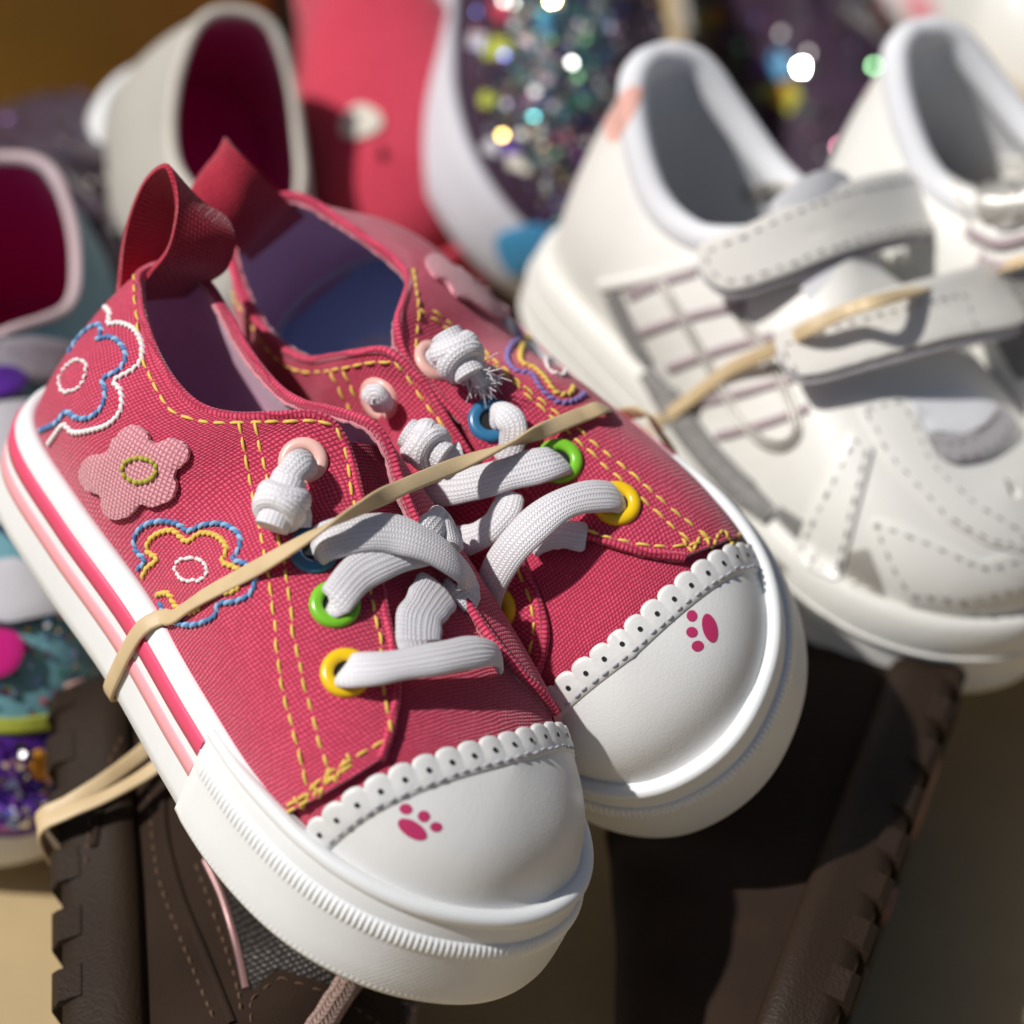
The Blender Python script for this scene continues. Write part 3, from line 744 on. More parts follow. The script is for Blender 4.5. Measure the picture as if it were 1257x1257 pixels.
for par, pts in ((bo, [(505, 330), (512, 356), (513, 395), (510, 436)]), (bo, [(513, 378), (560, 412), (610, 452), (660, 497), (720, 552), (780, 605), (850, 668)]), (bo, [(530, 380), (580, 420), (632, 465), (690, 512), (750, 560), (810, 612), (872, 662)]),
                 (bo, [(700, 640), (727, 655), (783, 667), (830, 671), (880, 660)]),
                 (bi, [(275, 335), (296, 380), (322, 420), (350, 448), (380, 458), (410, 454), (445, 446), (480, 444), (492, 452), (510, 478), (528, 502), (554, 538)]),
                 (bi, [(405, 456), (418, 480), (432, 508)]), (bi, [(420, 453), (432, 475), (444, 498)]), (bi, [(636, 699), (650, 735), (655, 765), (648, 805), (640, 830)])):
    line_stitch(CB, par, pts, M_yel)
line_stitch(CB, bo, [(838, 660), (850, 678), (862, 655), (874, 672), (886, 650), (898, 668), (908, 655)], M_yel, .16, .03, n=120)
flower(CB, bo, [([(632, 400), (640, 415), (628, 423), (622, 440), (632, 455), (652, 460), (664, 478), (685, 494), (705, 492), (718, 483)], M_lilac, M_lilac),
                ([(650, 410), (640, 428), (640, 445), (655, 452), (668, 464), (682, 482), (698, 484), (704, 474)], M_yel, M_yel)], ((682, 450), (14, 9), .7, M_wht), 'lilac and yellow embroidered flower')
mb = MB(); decal(mb, CB, catmull([(520, 322), (535, 318), (550, 330), (565, 334), (580, 346), (598, 358), (618, 382), (622, 390), (606, 392), (590, 384), (572, 372), (556, 366), (545, 350), (530, 342)], 60, True), .14, 4, .08)
o = mb.build('applique_flower', M_pinkweave, bo); o['label'] = 'pink felt flower seen edge-on'
paw(CB, b_cap, [(871, 771, 9, 18, -.25), (849, 756, 6.5, 7, 0), (849, 776, 7, 6.5, 0), (856, 793, 7.5, 6.5, -.3)])
for c, x, y in (('pink', 534, 443), ('blue', 603, 516), ('green', 686, 566), ('yellow', 757, 618), ('pink', 466, 490), ('yellow', 606, 748)): eyelet(CB, b_root, x, y, c)
lace(CB, b_root, [(606, 514, 0), (618, 508, .35), (630, 524, .4), (628, 548, .2), (620, 568, .0)], w=.5, h=.22, n=40)
lace(CB, b_root, [(690, 567, -.05), (676, 568, .35), (630, 580, .5), (580, 594, .55), (545, 598, .45), (520, 594, .2)], w=.62, h=.20)
lace(CB, b_root, [(628, 606, .3), (620, 628, .4), (598, 652, .45), (570, 664, .4), (552, 660, .2)], w=.52, h=.24, n=40)
lace(CB, b_root, [(762, 613, -.05), (742, 609, .32), (712, 612, .6), (679, 626, .8), (640, 660, .85), (612, 698, .6), (599, 733, .25), (600, 752, -.1)], w=.62, h=.20)
lace(CB, b_root, [(650, 668, .05), (680, 655, .1), (720, 660, .05)], w=.55, h=.16, n=30)
knot(CB, b_root, 562, 435, .5, .55, (.5, .85), [(582, 452, .4), (596, 470, .25)], fray=90)
lace(CB, b_root, [(536, 443, .05), (548, 430, .4), (560, 430, .5)], w=.5, h=.4, n=20)
knot(CB, b_root, 522, 546, .75, .52, (.75, .5), [(545, 560, .6), (566, 555, .5)])

lace(CB, b_root, [(470, 500, -.1), (466, 490, .10), (460, 484, .16), (456, 492, .1)], w=.42, h=.30, n=20)
# steel back of the inner eyelet on the near shoe
ept, en = CF.hit(456, 552)
eyelet(CF, f_root, 457, 556, 'steel', scale=.8)
# ------------------------------------------------------------------ setting
M_table = fuzz("tan_card", (.44, .33, .18), .8, .1, 300, .004, .08)
mb = MB(); mb.add([(-150, -60, 0), (150, -60, 0), (150, 260, 0), (-150, 260, 0)], [(0, 1, 2, 3)])
tag(mb.build('ground', M_table), kind='structure')
# ------------------------------------------------------------------ white leather sneakers
M_wl = leather("white_leather", (.78, .77, .73), 900, .010, .40, .04)
M_wls = leather("white_smooth_leather", (.80, .79, .75), 1500, .003, .34, .03)
M_strap = leather("off_white_strap", (.79, .77, .72), 1500, .003, .38, .03)
M_pad = fuzz("white_padded_mesh", (.74, .75, .78), .85, .3, 900, .012, .05)
M_wsole = rubber("off_white_sole", (.76, .75, .71), .5, 500, .012, .18)
M_mauve = fuzz("mauve_cord", (.42, .34, .36), .7, .2, 1500, .006, .12)
M_silver = mat("silver_piping", (.50, .48, .44), .4, .4)
M_taupe = mat("taupe_metallic_trim", (.30, .27, .23), .4, .5)
M_greymesh = weave("grey_mesh", (.10, .10, .10), (.42, .40, .38), 9, bump=.03)
M_thr = fuzz("taupe_thread", (.32, .30, .29), .7, .1, 2500, .004, .1)
M_velour = fuzz("grey_velour", (.40, .38, .40), .95, .5, 1200, .02, .15)
M_peach = fuzz("peach_patch", (.80, .45, .38), .8, .2)
W_T = [(0.75, 0, 6.7), (0.85, -.5, 6.7), (1.2, -1.0, 6.5), (2.2, -1.45, 5.75), (3.4, -1.7, 5.15), (4.6, -1.65, 5.15), (5.5, -1.3, 5.6), (6.1, -.8, 6.0), (6.5, -.3, 6.2), (6.9, -.02, 6.15), (7.6, 0, 5.75), (9, 0, 5.15), (11, 0, 4.45), (12.3, 0, 3.9), (12.7, 0, 3.7)]
W_HX = [0.8, 2, 4, 5.5, 7, 8, 9, 10, 11, 12, 12.6, 13.2]; W_HZ = [8.8, 8.4, 7.6, 6.9, 6.05, 5.55, 5.1, 4.75, 4.4, 4.05, 3.85, 3.6]
W_PROF = [(-.6, .15), (-.2, .02), (.0, .10), (.10, .4), (.12, .8), (.05, 1.1), (.09, 1.25), (.06, 1.6), (.0, 1.85), (-.1, 2.0), (-.25, 2.05), (-.36, 1.95), (-.38, 1.5)]

def inset_poly(O, d):
    O = np.array(O, float); T = tangents(O, True); N = np.stack([-T[:, 1], T[:, 0]], 1)
    A = .5 * np.sum(O[:, 0] * np.roll(O[:, 1], -1) - np.roll(O[:, 0], -1) * O[:, 1])
    return O + N * d * np.sign(A)

def overlay(C, parent, name, pts, m, lift, thick, n=70, sharp=False, stitch=None, inset=8, cast=True, rings=5, label=None):
    """a piece of leather lying on the upper; outline as seen in the photograph"""
    if sharp:
        P = np.array(pts + pts[:1], float); O = resample(P, n + 1)[:-1]
        kk = np.array([1, 2, 1]) / 4
        O = sum(w * np.roll(O, k, 0) for k, w in zip((-1, 0, 1), kk))
    else: O = catmull(pts, n, True)
    mb = MB(); decal(mb, C, O, lift, rings, thick); o = mb.build(name, m, parent)
    if label: o['label'] = label
    if cast: C.add(mb)
    if stitch is not None: line_stitch(C, o, inset_poly(O, inset).tolist(), stitch, .20, .13, .022, n=200, closed=True)
    return o

def upper_pair(last, Ts, root, mats, C, amp, tips=(None, None), thick=.25, off=.0, blend=(6.3, 8.0), name='upper', bind=None):
    out = []
    for side, T in zip((False, True), Ts):
        tip = last.Q[:, 0].argmax() / len(last.Q)
        T = [(x, y + last.ytip * float(smooth(7.5, last.xm[1], x)), z) for x, y, z in T]
        P = upper_half(last, T, side, tip, amp, off=off, blend=blend); mb = MB()
        sheet(mb, P, thick, last.mir * (-1 if side else 1), 0, 1, 0); o = mb.build(name, mats, root)
        if C: C.add(mb)
        out.append((P, o))
    return out

def make_white(M, mir, label):
    last = Last(out=[(x, y * 1.12 + .3) for x, y in OUT], hx=W_HX, hz=W_HZ, mir=mir, n=2.4, zr=1.9, inset=.32)
    root = thing('leather_sneaker', label, 'sneaker', M, 'pair of white strap sneakers'); C = Caster(M)
    mb = MB(); P = full_band(mb, last, W_PROF); mb.cap(P[:, 0], flip=last.mir > 0); sole = mb.build('sole', M_wsole, root); C.add(mb)
    mb = MB(); t = np.linspace(0, 1, 300)
    for z, r in ((1.22, .05), (.62, .035), (.45, .035)):
        e = last.edge(np.linspace(0, 1, 320, endpoint=False), np.full(320, .10)); sweep(mb, np.c_[e, np.full(320, z)], (0, 0, 1), 2 * r, 2 * r, 8, 2, closed=True)
    mb.build('sole_ridge', M_wsole, sole)
    mb = MB(); R = last._i(last.R, np.linspace(0, 1, 120, endpoint=False)) * (1, last.mir); mb.cap(np.c_[R, np.full(120, 1.75)]); mb.build('insole', M_pad, root)
    T2 = [(x, -y, z) for x, y, z in W_T]
    halves = upper_pair(last, (W_T, T2), root, [M_wl, M_pad], C, ([0.8, 3, 5.5, 7, 8], [.25, .45, .5, .5, .5]))
    C.dome = Caster(M); mb = MB(); X_, Y_ = np.meshgrid(np.linspace(3.5, 12, 60), np.linspace(-4, 6, 60), indexing='ij')
    mb.grid(np.stack([X_, (Y_ + .15) * last.mir, np.interp(X_, last.hx, last.hz) - np.where(Y_ < 0, .19, .07) * Y_ ** 2], -1)); C.dome.add(mb)
    # padded collar roll round the opening
    A = catmull(np.array(W_T[:9]) * (1, last.mir, 1), 60); B = catmull(np.array(T2[:9]) * (1, last.mir, 1), 60)
    ring = catmull(np.r_[A[::4], B[1:][::-4]], 120, True); c = ring.mean(0); mb = MB()
    sweep(mb, ring - np.array([0, 0, .12]), norm(ring - c + (0, 0, .4)), .75, .62, 14, 2.1, closed=True); mb.build('padded_collar', M_pad, root); C.add(mb)
    # tongue
    xs = np.linspace(8.4, 5.7, 30)[:, None]; ys = np.linspace(-1, 1, 17)[None]
    G = np.stack([xs + 0 * ys, ys * 1.15 + 0 * xs, np.interp(xs, W_HX, W_HZ) - .05 - .35 * (ys * 1.15) ** 2 + .35 * smooth(7.0, 5.7, xs)], -1)
    mb = MB(); sheet(mb, G, .35, -1); mb.build('tongue', [M_pad, M_pad], root)
    return root, C, last, halves

WR = frame((.60, -.62, .47), (.22, .72, .66), (0, 0, 0))[:3, :3]
def wpose(t, R=WR, s=1.0):
    M = np.eye(4); M[:3, :3] = CAMR @ R * s; M[:3, 3] = CAMO + CAMR @ np.array(t, float); return M
M_W = wpose((1.16, 5.46, -59.5))
w_root, CW, w_last, w_h = make_white(M_W, False, 'white leather strap sneaker standing right beside the red canvas pair')
wo = w_h[0][1]
# netted side window with mauve cords and a silver loop
overlay(CW, wo, 'mesh_panel', [(772, 366), (856, 336), (905, 372), (950, 430), (990, 500), (978, 548), (900, 566), (845, 500), (800, 425)], M_wls, .02, .05, cast=True)
for pts in ([(772, 364), (815, 346), (856, 334)], [(787, 408), (850, 388), (915, 374)], [(821, 452), (885, 430), (950, 412)], [(851, 496), (920, 480), (984, 462)], [(880, 536), (940, 520), (993, 501)]):
    P, N = CW.path(pts, 30); mb = MB(); sweep(mb, P + N * .03, N, .20, .10, 10, 2.2); mb.build('cord', M_mauve, wo)
P, N = CW.path([(812, 346), (850, 410), (885, 472), (912, 515), (936, 540), (960, 547), (977, 538), (978, 518), (958, 465), (930, 420), (905, 383)], 90)
mb = MB()
Na = norm(N.mean(0))
for d in (-.07, .07):
    T = tangents(P); S = norm(np.cross(T, Na)); sweep(mb, P + N * .05 + S * d, Na, .10, .08, 9, 2.0)
mb.build('silver_loop', M_silver, wo)
P, N = CW.path([(752, 362), (775, 412), (810, 475), (850, 535), (900, 592), (950, 632), (985, 655)], 80); mb = MB(); sweep(mb, P + N * .02, N, .62, .14, 10, 3); mb.build('glitter_piping', M_greymesh, wo)
P, N = CW.path([(738, 352), (800, 340), (862, 322)], 40); mb = MB(); sweep(mb, P + N * .03, N, .28, .16, 10, 2.4); mb.build('edge_tape', M_wls, wo)
overlay(CW, wo, 'toe_overlay', [(1068, 636), (1110, 645), (1143, 660), (1210, 690), (1290, 670), (1300, 722), (1178, 746), (1112, 738), (1090, 705), (1072, 660)], M_wls, .09, .12, n=90, sharp=True, stitch=M_thr, inset=9)
overlay(CW, wo, 'silver_patch', [(1030, 680), (1066, 672), (1080, 708), (1088, 734), (1042, 718)], M_silver, .03, .05, 50, True)
overlay(CW, wo, 'side_overlay', [(1046, 528), (1072, 548), (1056, 615), (1040, 680), (1030, 714), (994, 698), (975, 676), (994, 630)], M_wls, .10, .12, 70, True, M_thr, 8)
overlay(CW, wo, 'eyestay_overlay', [(1052, 500), (1108, 484), (1125, 512), (1150, 566), (1200, 612), (1262, 648), (1265, 680), (1210, 668), (1160, 640), (1090, 568)], M_wls, .09, .12, 80, True, M_thr, 7)
overlay(CW, wo, 'tongue_mesh', [(1112, 486), (1180, 470), (1226, 500), (1200, 532), (1140, 534)], M_pad, .06, .08, 50, True)
overlay(CW, wo, 'tongue_trim', [(1140, 532), (1170, 536), (1202, 522), (1224, 502), (1246, 526), (1226, 552), (1196, 566), (1160, 566)], M_velour, .14, .16, 60, False, M_thr, 8)
overlay(CW, wo, 'heel_patch', [(742, 150), (770, 108), (790, 112), (772, 150), (752, 176)], M_peach, .02, .04, 40)
overlay(CW, wo, 'metal_badge', [(912, 232), (960, 222), (985, 232), (950, 246), (918, 248)], M_silver, .05, .08, 40)
# straps with velour backs
for lab, pts, lift in (('upper closing strap', [(862, 300), (915, 278), (984, 246), (1057, 221), (1138, 210), (1160, 235), (1178, 280), (1106, 292), (1033, 311), (954, 341), (896, 356), (866, 340), (856, 318)], .18),
                       ('lower closing strap', [(958, 415), (1033, 388), (1106, 369), (1186, 353), (1204, 390), (1216, 428), (1131, 448), (1057, 463), (986, 473), (962, 452), (952, 430)], 1.1)):
    overlay(CW.dome, w_root, 'strap_backing', (np.array(pts, float) + (1, 9)).tolist(), M_velour, lift - .13, .12, 70, cast=False, rings=6)
    o = overlay(CW.dome, w_root, 'strap', pts, M_strap, lift, .12, 90, stitch=M_thr, inset=11, rings=6); o['label'] = lab
# its mate, mirrored, at the edge of the picture
M_W2 = wpose((7.3, 6.0, -60.4), frame((.62, -.58, .50), (.14, .74, .66), (0, 0, 0))[:3, :3])
w2_root, CW2, _, w2_h = make_white(M_W2, True, 'white leather strap sneaker cut off by the right edge of the picture')
w2o = w2_h[1][1]
overlay(CW2, w2o, 'strap_window', [(1160, 215), (1240, 192), (1290, 200), (1290, 330), (1215, 350), (1185, 280)], M_wls, .08, .1, 60, True, M_thr, 8)
overlay(CW2, w2o, 'mesh_panel', [(1200, 352), (1300, 320), (1310, 440), (1250, 470), (1222, 420)], M_greymesh, .05, .08, 50, True)
overlay(CW2, w2o, 'silver_patch', [(1200, 240), (1262, 215), (1300, 240), (1262, 275), (1220, 280)], M_silver, .14, .08, 40)
overlay(CW2, w2o, 'heel_patch', [(1036, 100), (1056, 84), (1072, 92), (1062, 120), (1040, 128)], M_peach, .02, .04, 40)
for pts in ([(1190, 285), (1225, 300), (1270, 290)], [(1205, 320), (1235, 328), (1280, 312)]):
    P, N = CW2.path(pts, 30); mb = MB(); sweep(mb, P + N * .12, N, .22, .14, 10, 2.2); mb.build('cord', M_mauve, w2o)

# ------------------------------------------------------------------ rubber bands
M_band = mat("tan_rubber_band", (.62, .47, .27), .5)
t_ = NT(M_band); t_.link(t_.mixc(t_.noise(t_.ob(), 160, 3), (.52, .38, .20), (.68, .53, .33)), t_.b.inputs["Base Color"]); t_.bump(t_.noise(t_.ob(), 1600, 2), .4, .004)
def world_pts(C, pts):
    out = []
    for x, y, h in pts:
        p, n = C.hit(x, y, h); out.append(((C.M @ np.r_[p, 1])[:3], C.M[:3, :3] @ n))
    return out
def band_thing(P, N, label, w, th, twist, n=220):
    base = np.array([P[:, 0].mean(), P[:, 1].mean(), P[:, 2].min()]); M = np.eye(4); M[:3, 3] = base
    A = catmull(P - base, n, True); B = norm(catmull(N, n, True)); mb = MB()
    sweep(mb, A, B, w, th, 12, 4, closed=True, twist=np.interp(np.linspace(0, 1, n), *twist))
    o = mb.build('rubber_band', M_band, None, wm=M); return tag(o, label, 'rubber band', 'rubber bands holding shoe pairs')
fr = [(212, 757, .11), (250, 732, .10), (310, 700, .12)]
WALL = [((6.33, -2.76, .08), (0, -1, -.2)), ((6.40, -2.83, .7), (0, -1, 0)), ((6.47, -2.84, 1.35), (0, -1, 0)), ((6.55, -2.79, 1.85), (0, -.9, .4)), ((6.66, -2.55, 2.12), (0, -.5, .85))]
A1 = [((M_F @ np.r_[a_, 1])[:3], M_F[:3, :3] @ np.array(n_, float)) for a_, n_ in WALL] + world_pts(CF, fr) + world_pts(CF.dome, [(355, 674, .42), (400, 647, .78), (445, 622, .80), (490, 600, .75)]); A2 = world_pts(CB.dome, [(560, 571, 1.35), (610, 551, .85), (660, 531, .42)]) + world_pts(CB, [(690, 519, .25), (718, 508, .22), (742, 500, .2), (760, 496, .22)])
def loc(M, p): return (M @ np.r_[p, 1])[:3]
und = [loc(M_B, (7.9, 3.12, 1.9)), loc(M_B, (8.0, 3.22, 1.2)), loc(M_B, (8.1, 3.15, .2)), loc(M_B, (8.2, 2.4, -.12)), loc(M_B, (7.9, -1.0, -.15)), loc(M_F, (7.0, 1.5, -.12)), loc(M_F, (6.5, -1.5, -.12)), loc(M_F, (6.3, -2.5, -.10))]
un = [M_B[:3, :3] @ v for v in ((0, .8, .6), (0, 1, 0), (0, .7, -.7), (0, .3, -1), (0, 0, -1))] + [M_F[:3, :3] @ v for v in ((0, 0, -1), (0, 0, -1), (0, -.4, -.9))]
Pb = np.array([a for a, b in A1 + A2] + und); Nb = np.array([b for a, b in A1 + A2] + un)
band_thing(Pb, Nb, 'tan rubber band twisted across the laces of the red canvas pair', .30, .08, ([0, .14, .17, .20, .23, .27, .31, .34, .40, .44, .5, .9, 1], [0, 0, .5, 1.5, 3.14, 3.3, 4.6, 6.28, 6.28, 6.6, 6.28, 6.28, 6.28]))
B1 = world_pts(CW, [(796, 532, .05), (825, 507, .14), (860, 480, .16), (895, 454, .16)]) + world_pts(CW.dome, [(950, 428, .30), (990, 405, .30), (1040, 381, .55), (1090, 366, .8)])
B2 = world_pts(CW2, [(1190, 338, .45), (1257, 320, .25), (1330, 300, .1)])
und = [loc(M_W2, (8, 3.0, .4)), loc(M_W2, (8, 1, -.1)), loc(M_W, (8, 0, -.1)), loc(M_W, (8, -2.6, .0)), loc(M_W, (7.4, -3.15, .6))]
un = [M_W2[:3, :3] @ v for v in ((0, 1, -.3), (0, 0, -1))] + [M_W[:3, :3] @ v for v in ((0, 0, -1), (0, -.6, -.8), (0, -1, 0))]
band_thing(np.array([a for a, b in B1 + B2] + und), np.array([b for a, b in B1 + B2] + un), 'tan rubber band stretched across the straps of the white sneakers', .30, .08, ([0, .15, .25, .45, 1], [0, 0, .7, .7, 0]))
# ------------------------------------------------------------------ brown hiking shoes under the red pair
M_suede = fuzz("dark_brown_suede", (.028, .016, .010), .9, .05, 1800, .012, .25)
t_ = NT(M_suede); v_ = t_.new("ShaderNodeTexVoronoi"); v_.inputs["Scale"].default_value = 420; t_.link(t_.ob(), v_.inputs["Vector"])
M_brub = rubber("pebbled_brown_rubber", (.024, .014, .008), .55, 1500, .03, .3, spec=.22)
M_bmesh = weave("brown_mesh", (.004, .003, .003), (.05, .035, .028), 8, bump=.05)
M_pinkrub = rubber("pink_rubber_lug", (.26, .12, .085), .5, 600, .01, .3)
M_rose = mat("rose_piping", (.50, .30, .30), .3, .7)
M_bthr = fuzz("brown_thread", (.10, .055, .03), .6, .2, 2500, .004, .2)
M_blace = knit("rose_grey_lace", (.40, .27, .23), 9, 9, .03)
BR_PROF = [(-.8, .25), (-.15, .05), (.05, .12), (.12, .45), (.10, .8), (.14, 1.0), (.10, 1.3), (-.02, 1.5), (-.2, 1.55), (-.35, 1.5), (-.38, 1.2)]
BR_T = [(0.8, 0, 6.0), (0.9, -.5, 6.0), (1.3, -1.0, 5.9), (2.4, -1.4, 5.5), (3.6, -1.55, 5.2), (4.6, -1.5, 5.3), (5.4, -1.2, 5.7), (6.1, -.7, 6.1), (6.5, -.3, 6.2), (6.9, -.02, 6.1), (7.6, 0, 5.75), (9, 0, 5.15), (11, 0, 4.45), (12.3, 0, 3.9), (12.7, 0, 3.7)]
AMP = ([0.8, 3, 5.5, 7, 8], [.25, .45, .5, .5, .5])

def make_brown(M, mir, label):
    last = Last(hx=W_HX, hz=W_HZ, mir=mir, n=2.4, zr=1.45, inset=.3)
    root = thing('hiking_shoe', label, 'shoe', M, 'pair of dark brown hiking shoes'); C = Caster(M)
    mb = MB(); P = full_band(mb, last, BR_PROF); mb.cap(P[:, 0], flip=last.mir > 0); sole = mb.build('sole', M_brub, root); C.add(mb)
    halves = upper_pair(last, (BR_T, [(x, -y, z) for x, y, z in BR_T]), root, [M_suede, M_suede], C, AMP)
    # lugs round the edge of the outsole, and round pads under it
    m_ = last.mir; k = 0
    tl = np.linspace(0, 1, 26, endpoint=False)
    for t in tl:
        q = last.edge(np.array([t - .012, t + .012]), np.full(2, .0)); r = last.edge(np.array([t - .012, t + .012]), np.full(2, -.8)); e = last.edge(np.array([t - .010, t + .010]), np.full(2, .16))
        mb = MB(); Vx = np.r_[np.c_[r, [-.06, -.06]], np.c_[q, [-.10, -.10]], np.c_[e, [.08, .08]], np.c_[e * .995, [.5, .5]]]
        Vx = np.r_[Vx, np.c_[r, [.3, .3]]]
        mb.add(Vx, [(0, 1, 3, 2), (2, 3, 5, 4), (4, 5, 7, 6), (6, 7, 9, 8), (0, 2, 4, 6, 8), (9, 7, 5, 3, 1), (8, 9, 1, 0)]); o = mb.build('lug', M_pinkrub if (k % 8 == 1 and not mir) else M_brub, sole, smooth=False); k += 1
    for (cx, cy, r, pk) in ((11.6, .2, 1.15, 1), (9.2, -1.2, .55, 0), (9.2, 1.2, .5, 1), (13.2, -.9, .42, 1), (13.3, .9, .42, 1), (7.4, 0, .6, 0), (3.0, 0, 1.0, 1), (5.4, .9, .45, 1), (5.4, -.9, .45, 0), (1.4, .9, .4, 1), (1.3, -.8, .4, 0)):
        Mx = np.eye(4); Mx[:3, 0] = (1, 0, 0); Mx[:3, 1] = (0, -1, 0); Mx[:3, 2] = (0, 0, -1); Mx[:3, 3] = (cx, cy * m_, .25)
        mb = MB(); lathe(mb, [(r, -.1), (r, .25), (r * .93, .36), (r * .8, .40), (r * .74, .36), (r * .5, .34), (.001, .35)], Mx, 26); mb.build('tread_pad', M_pinkrub if pk else M_brub, sole)
    return root, C, last, halves
# near one: on its side, sole to the left
hz = at_height(118, 800, 5.2)
M_B1 = frame((.16, -1, -.10), (1.0, .12, .22), (0, 0, 0)); M_B1[:3, 3] = hz - M_B1[:3, :3] @ np.array([.3, -2.4, 1.0])
br1, CB1, lb1, hb1 = make_brown(M_B1, False, 'dark brown suede shoe lying on its side under the nearest red sneaker')
bo1 = hb1[0][1]
for pts, m in (([(150, 905), (130, 950), (112, 1000), (106, 1060)], M_bthr), ([(184, 962), (186, 1010), (196, 1080), (225, 1160), (262, 1250)], M_bthr), ([(240, 1060), (262, 1120), (288, 1200), (298, 1250)], M_bthr)):
    line_stitch(CB1, bo1, pts, m, .17, .10, .03)
def raised(C, par, name, pts, m, w, h, n=70, lift=.02):
    P, N = C.path(pts, n); mb = MB(); sweep(mb, P + N * lift, N, w, h, 10, 2.4); return mb.build(name, m, par)
raised(CB1, bo1, 'seam', [(200, 975), (204, 1030), (222, 1100), (250, 1170), (285, 1257)], M_suede, .16, .12)
raised(CB1, bo1, 'seam', [(152, 930), (128, 975), (116, 1040)], M_suede, .16, .12)
raised(CB1, bo1, 'piping', [(252, 1056), (272, 1100), (290, 1160), (302, 1215)], M_rose, .14, .10)
overlay(CB1, bo1, 'mesh_panel', [(276, 1080), (330, 1128), (400, 1180), (400, 1230), (345, 1190), (312, 1215), (296, 1160)], M_bmesh, .03, .05, 60)
overlay(CB1, bo1, 'toe_overlay', [(300, 1225), (340, 1192), (420, 1215), (480, 1260), (480, 1320), (300, 1320)], M_suede, .10, .14, 60, True, M_bthr, 8)
raised(CB1, br1, 'lace', [(432, 1196), (410, 1225), (388, 1262), (370, 1290)], M_blace, .52, .30, 50, .2)
raised(CB1, br1, 'lace', [(588, 1222), (580, 1250), (570, 1290)], M_blace, .35, .25, 40, .2)
# its mate: the other way round, outsole to the right
q = at_height(1150, 925, 2.6)
M_B2 = frame((-.36, -.93, -.01), (-.90, .42, .08), (0, 0, 0)); M_B2[:3, :3] *= .9; M_B2[:3, 3] = q - M_B2[:3, :3] @ np.array([1.6, 0.0, .0])
br2, CB2, lb2, hb2 = make_brown(M_B2, True, 'dark brown suede shoe in shadow below the farther red sneaker and white toe')
# band doubled round the near brown shoe, seen at the left
PA, NA = [], []
for pts, xa in (([(2.5, -2.72, 3.6), (2.9, -2.98, 2.6), (3.4, -3.0, 1.9), (3.9, -3.14, 1.2), (4.2, -3.16, .5)], 4.3), ([(3.2, -2.80, 3.7), (3.6, -3.02, 2.6), (3.95, -3.05, 1.9), (4.3, -3.2, 1.2), (4.45, -3.22, .5)], 4.5)):
    for l_, n_ in [(q_, (0, -1, .25)) for q_ in pts] + [((xa, -2.95, -.16), (0, -.7, -.7)), ((xa, -1.5, -.3), (0, 0, -1)), ((xa, 1.5, -.3), (0, 0, -1)), ((xa, 3.1, -.1), (0, .7, -.7)), ((xa, 3.2, 1.0), (0, 1, 0)), ((3.4, 2.6, 3.4), (0, 1, .3)), ((2.8, 1.6, 5.3), (0, .6, .8)), ((2.4, -1.5, 5.4), (0, -.5, .8))]:
        PA.append(loc(M_B1, l_)); NA.append(M_B1[:3, :3] @ np.array(n_, float))
band_thing(np.array(PA), np.array(NA), 'pale rubber band doubled round the edge of the brown suede shoe', .30, .08, ([0, .06, .12, .2, 1], [0, .9, 0, 0, 0]), 300)

# ------------------------------------------------------------------ the shoes piled behind, out of focus
M_mag = fuzz("magenta_velour", (.55, .012, .20), .9, .5, 900, .01, .15)
M_greysuede = fuzz("grey_canvas", (.44, .42, .38), .9, .2, 900, .01, .06)
M_cream = fuzz("cream_binding", (.70, .66, .58), .85, .2)
M_pinkb = fuzz("pale_pink_binding", (.62, .48, .50), .85, .3)
M_dkgl = fuzz("dark_plum_cloth", (.045, .022, .045), .6, .3, 900, .02, .3)
M_teal = fuzz("teal_glitter_cloth", (.16, .36, .42), .45, .2, 1500, .03, .25)
M_slv = fuzz("silver_cloth", (.55, .54, .58), .4, .2, 1500, .02, .12)
M_purp = fuzz("purple_glitter_cloth", (.12, .03, .36), .4, .2, 1500, .03, .3)
M_lime = fuzz("lime_cloth", (.42, .46, .06), .7, .2)
M_redplain = weave("red_canvas_far", (.46, .028, .06), (.80, .085, .145), 9)
M_bluel = mat("blue_line", (.06, .30, .55), .45)
M_gsole = rubber("grey_rubber", (.34, .33, .33), .6)
M_lsole = rubber("lavender_white_rubber", (.56, .55, .60), .6)
M_orange = fuzz("orange_felt", (.75, .33, .03), .8, .3)
M_hole2 = fuzz("dark_red_lining", (.10, .004, .012), .9)
def seq(name, c, rough=.16): return mat(name, c, rough, 1.0)
SEQ = [seq("sequin_silver", (.85, .85, .85)), seq("sequin_pink", (.9, .35, .5)), seq("sequin_aqua", (.2, .75, .8)), seq("sequin_blue", (.25, .3, .9)), seq("sequin_gold", (.9, .62, .2)), seq("sequin_green", (.35, .8, .4)), seq("sequin_violet", (.6, .25, .8))]
def sequins(root, P, sgn, count, area, r=.10, cols=None, tilt=.35):
    """small mirrored discs sewn on a patch of the upper (grid P, area = u0,u1,v0,v1)"""
    N = gnormal(P) * sgn; mb = MB(); nu, nv = P.shape[:2]
    for k in range(count):
        u = rng.uniform(area[0], area[1]) * (nu - 1); v = rng.uniform(area[2], area[3]) * (nv - 1); i, j = int(u), int(v)
        n = norm(N[i, j] + rng.normal(0, tilt, 3)); x = norm(np.cross(n, rng.normal(0, 1, 3))); y = np.cross(n, x); a = np.linspace(0, 2 * np.pi, 8, endpoint=False)
        mb.cap(P[i, j] + N[i, j] * .05 + rng.normal(0, .03, 3) + (np.cos(a)[:, None] * x + np.sin(a)[:, None] * y) * r * rng.uniform(.7, 1.2), int(rng.choice([0, 0, 0, 0, 1, 2, 3, 4, 5, 6])) if cols is None else int(rng.choice(cols)))
    o = mb.build('sequins', SEQ, root, smooth=False); o['kind'] = 'stuff'; return o
